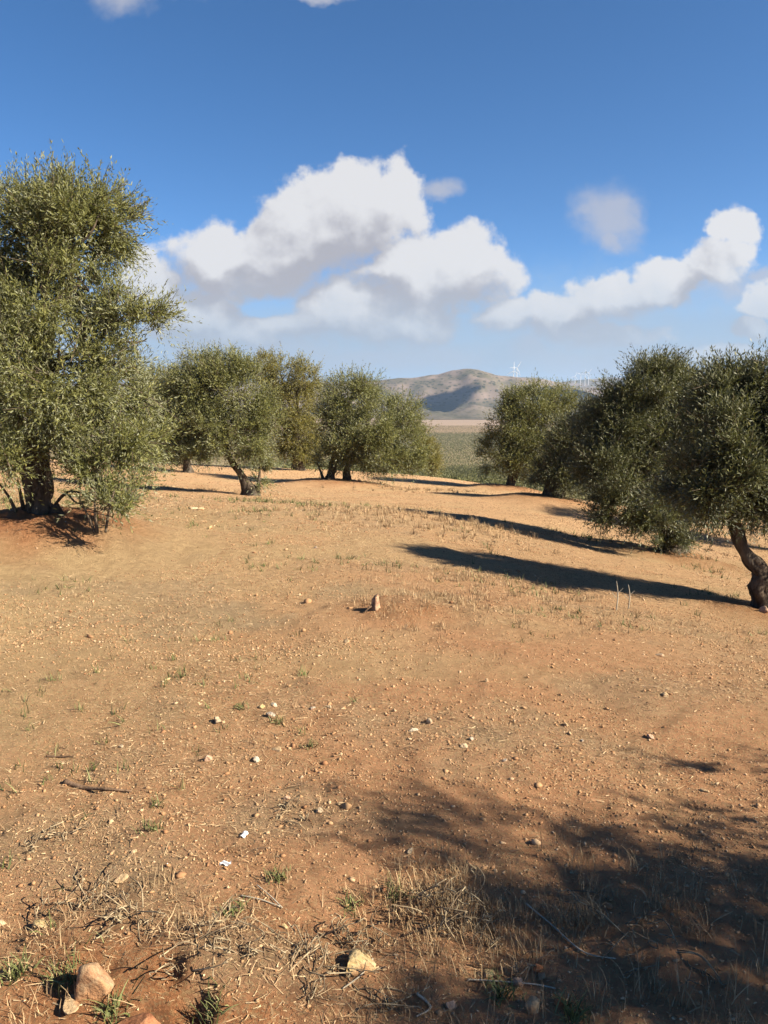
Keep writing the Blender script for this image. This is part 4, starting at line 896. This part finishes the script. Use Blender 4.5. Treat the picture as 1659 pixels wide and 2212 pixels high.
stick([(805, 2075), (780, 2110), (740, 2140)], .003, .0015, M_PALE, "pale green stalk under the pale yellow rock")
stick([(900, 2150), (930, 2180), (900, 2200)], .004, .002, M_PALE, "grey crooked stick at the bottom edge middle")
stick([(1135, 1955), (1190, 2000), (1260, 2060), (1330, 2075)], .003, .0015, M_PALE, "long pale bent stalk crossing the foreground shadow")
stick([(1010, 2120), (1050, 2122), (1150, 2130), (1200, 2140)], .0022, .0012, M_PALE, "thin pale stalk in front of the pale pink upright stone")
def stalk(vx, vy, h, label, seed):
    q = P(vx, vy); V, F = join([tube([(0, 0, -.02, .006), (.01, 0, h * .5, .005), (-.005, .01, h, .002)], 6)])
    V2, F2 = join([tube([(0, 0, h * .55, .003), (.05, 0, h * .75, .002)], 4), tube([(0, 0, h * .4, .003), (-.04, .01, h * .6, .002)], 4)])
    V = np.r_[V, V2]; F = [np.r_[F[0], F2[0] + len(V) - len(V2)], np.r_[F[1], F2[1] + len(V) - len(V2)]]
    tag(obj("dry_stalk", mesh("dry_stalk", V, F, M_PALE, smooth=True), loc=tuple(q)), label, "stalk", "upright dry stalks by the long shadow")
stalk(1331, 1318, .26, "pale upright dry stalk, left of two at the edge of the bent tree's shadow", 1)
stalk(1357, 1315, .22, "pale upright dry stalk, right of two at the edge of the bent tree's shadow", 2)
def stump():
    q = P(810, 1315); u = upm(np.linalg.norm(q[:2])); g = np.random.default_rng(41)
    root = empty("stump", tuple(q)); tag(root, "short split stump of reddish wood sticking out of the bare soil", "stump")
    hgt = 33 * u; r = 9 * u
    th = np.linspace(0, 2 * np.pi, 20, endpoint=False); hs = np.linspace(-.15, 1, 14); V = []
    for h in hs:
        rr = r * (1.25 - .45 * max(h, 0)) * (1 + .16 * vn(np.stack([np.cos(th) * 2, np.sin(th) * 2, th * 0 + h * 1.5], -1)))
        rr = rr * (1 - .35 * np.exp(-((th - 4.2) / .35) ** 2))
        V.append(np.stack([rr * np.cos(th), rr * np.sin(th), np.full(20, h * hgt)], -1))
    V = np.array(V); cut = .82 + .18 * np.cos(th - .3) + .06 * g.normal(size=20); V[:, :, 2] = np.where(V[:, :, 2] > 0, V[:, :, 2] * cut, V[:, :, 2])
    V = V.reshape(-1, 3); a = np.arange(13)[:, None] * 20; b = np.arange(20)[None]; F = np.stack([a + b, a + (b + 1) % 20, a + 20 + (b + 1) % 20, a + 20 + b], -1).reshape(-1, 4)
    V = np.r_[V, [[0, 0, hgt * .72]]]; F2 = np.stack([13 * 20 + np.arange(20), 13 * 20 + (np.arange(20) + 1) % 20, np.full(20, len(V) - 1)], -1)
    obj("wood", mesh("wood", V, [F, F2], mat_plain("weathered_wood", (0.20, 0.105, 0.07), (0.52, 0.35, 0.23), 30, .9, .1, .01), smooth=True), root)
    Vr, Fr = join([tube([(-r * .6, -r * .4, hgt * .25, r * .3), (-r * 1.6, -r * .8, .01, r * .25), (-r * 2.6, -r * 1.2, -.02, r * .12)], 7, .15, 2)]); obj("root", mesh("root", Vr, Fr, M_STICK, smooth=True), root)
stump()
def scrap():                           # bent white paper-like piece
    q = P(528, 1806); u = upm(np.linalg.norm(q)); 
    bm = bmesh.new(); bmesh.ops.create_grid(bm, x_segments=10, y_segments=14, size=1)
    for v in bm.verts:
        x, y = v.co.x, v.co.y; a = x * 1.5
        v.co = Vector((math.sin(a) * 6 * u, y * 9 * u + .3 * u * math.sin(5 * x), (1 - math.cos(a)) * -5 * u + 11 * u + 1.0 * u * math.sin(4 * y + x)))
    bmesh.ops.solidify(bm, geom=bm.faces[:], thickness=.0015)
    me = bpy.data.meshes.new("white_scrap"); bm.to_mesh(me); bm.free(); me.materials.append(mat_plain("white_plastic", (0.74, 0.75, 0.78), (0.82, 0.83, 0.85), 60, .5, .4, .001))
    o = obj("white_scrap", me, loc=(q[0], q[1], q[2] - .004)); o.rotation_euler = (.25, 0, -.5); tag(o, "curled white scrap of litter casting a dark shadow on the soil", "litter")
scrap()
def scrap2():
    q = P(487, 1868); g = np.random.default_rng(3)
    bm = bmesh.new(); bmesh.ops.create_grid(bm, x_segments=8, y_segments=6, size=1)
    for v in bm.verts: v.co = Vector((v.co.x * .018, v.co.y * .009, .006 + .005 * math.sin(v.co.x * 4 + v.co.y * 3)))
    bmesh.ops.solidify(bm, geom=bm.faces[:], thickness=.001)
    me = bpy.data.meshes.new("paper_shred"); bm.to_mesh(me); bm.free(); me.materials.append(bpy.data.materials["white_plastic"])
    tag(obj("paper_shred", me, loc=tuple(q)), "flat whitish shred below the curled white scrap", "litter")
scrap2()

# ------------------------------------------------------------------ the air
def haze():
    m = bpy.data.materials.new("haze"); m.use_nodes = True; m.node_tree.nodes.clear(); t = NT(m.node_tree)
    v = t.n('ShaderNodeVolumePrincipled', ins={'Color': (0.50, 0.70, 1.0, 1), 'Density': 6.2e-5, 'Anisotropy': 0.2})
    o = t.n('ShaderNodeOutputMaterial'); m.node_tree.links.new(v.outputs[0], o.inputs['Volume'])
    z0, z1, L = -75.0, 325.0, 10500.0
    V = np.array([(x, y, z) for z in (z0, z1) for y in (-L, L) for x in (-L, L)])
    F = np.array([[0, 2, 3, 1], [4, 5, 7, 6], [0, 1, 5, 4], [2, 6, 7, 3], [0, 4, 6, 2], [1, 3, 7, 5]])
    tag(obj("haze", mesh("haze", V, F, m)), "thin blue haze in the distance", "haze", None, 'stuff')
haze()
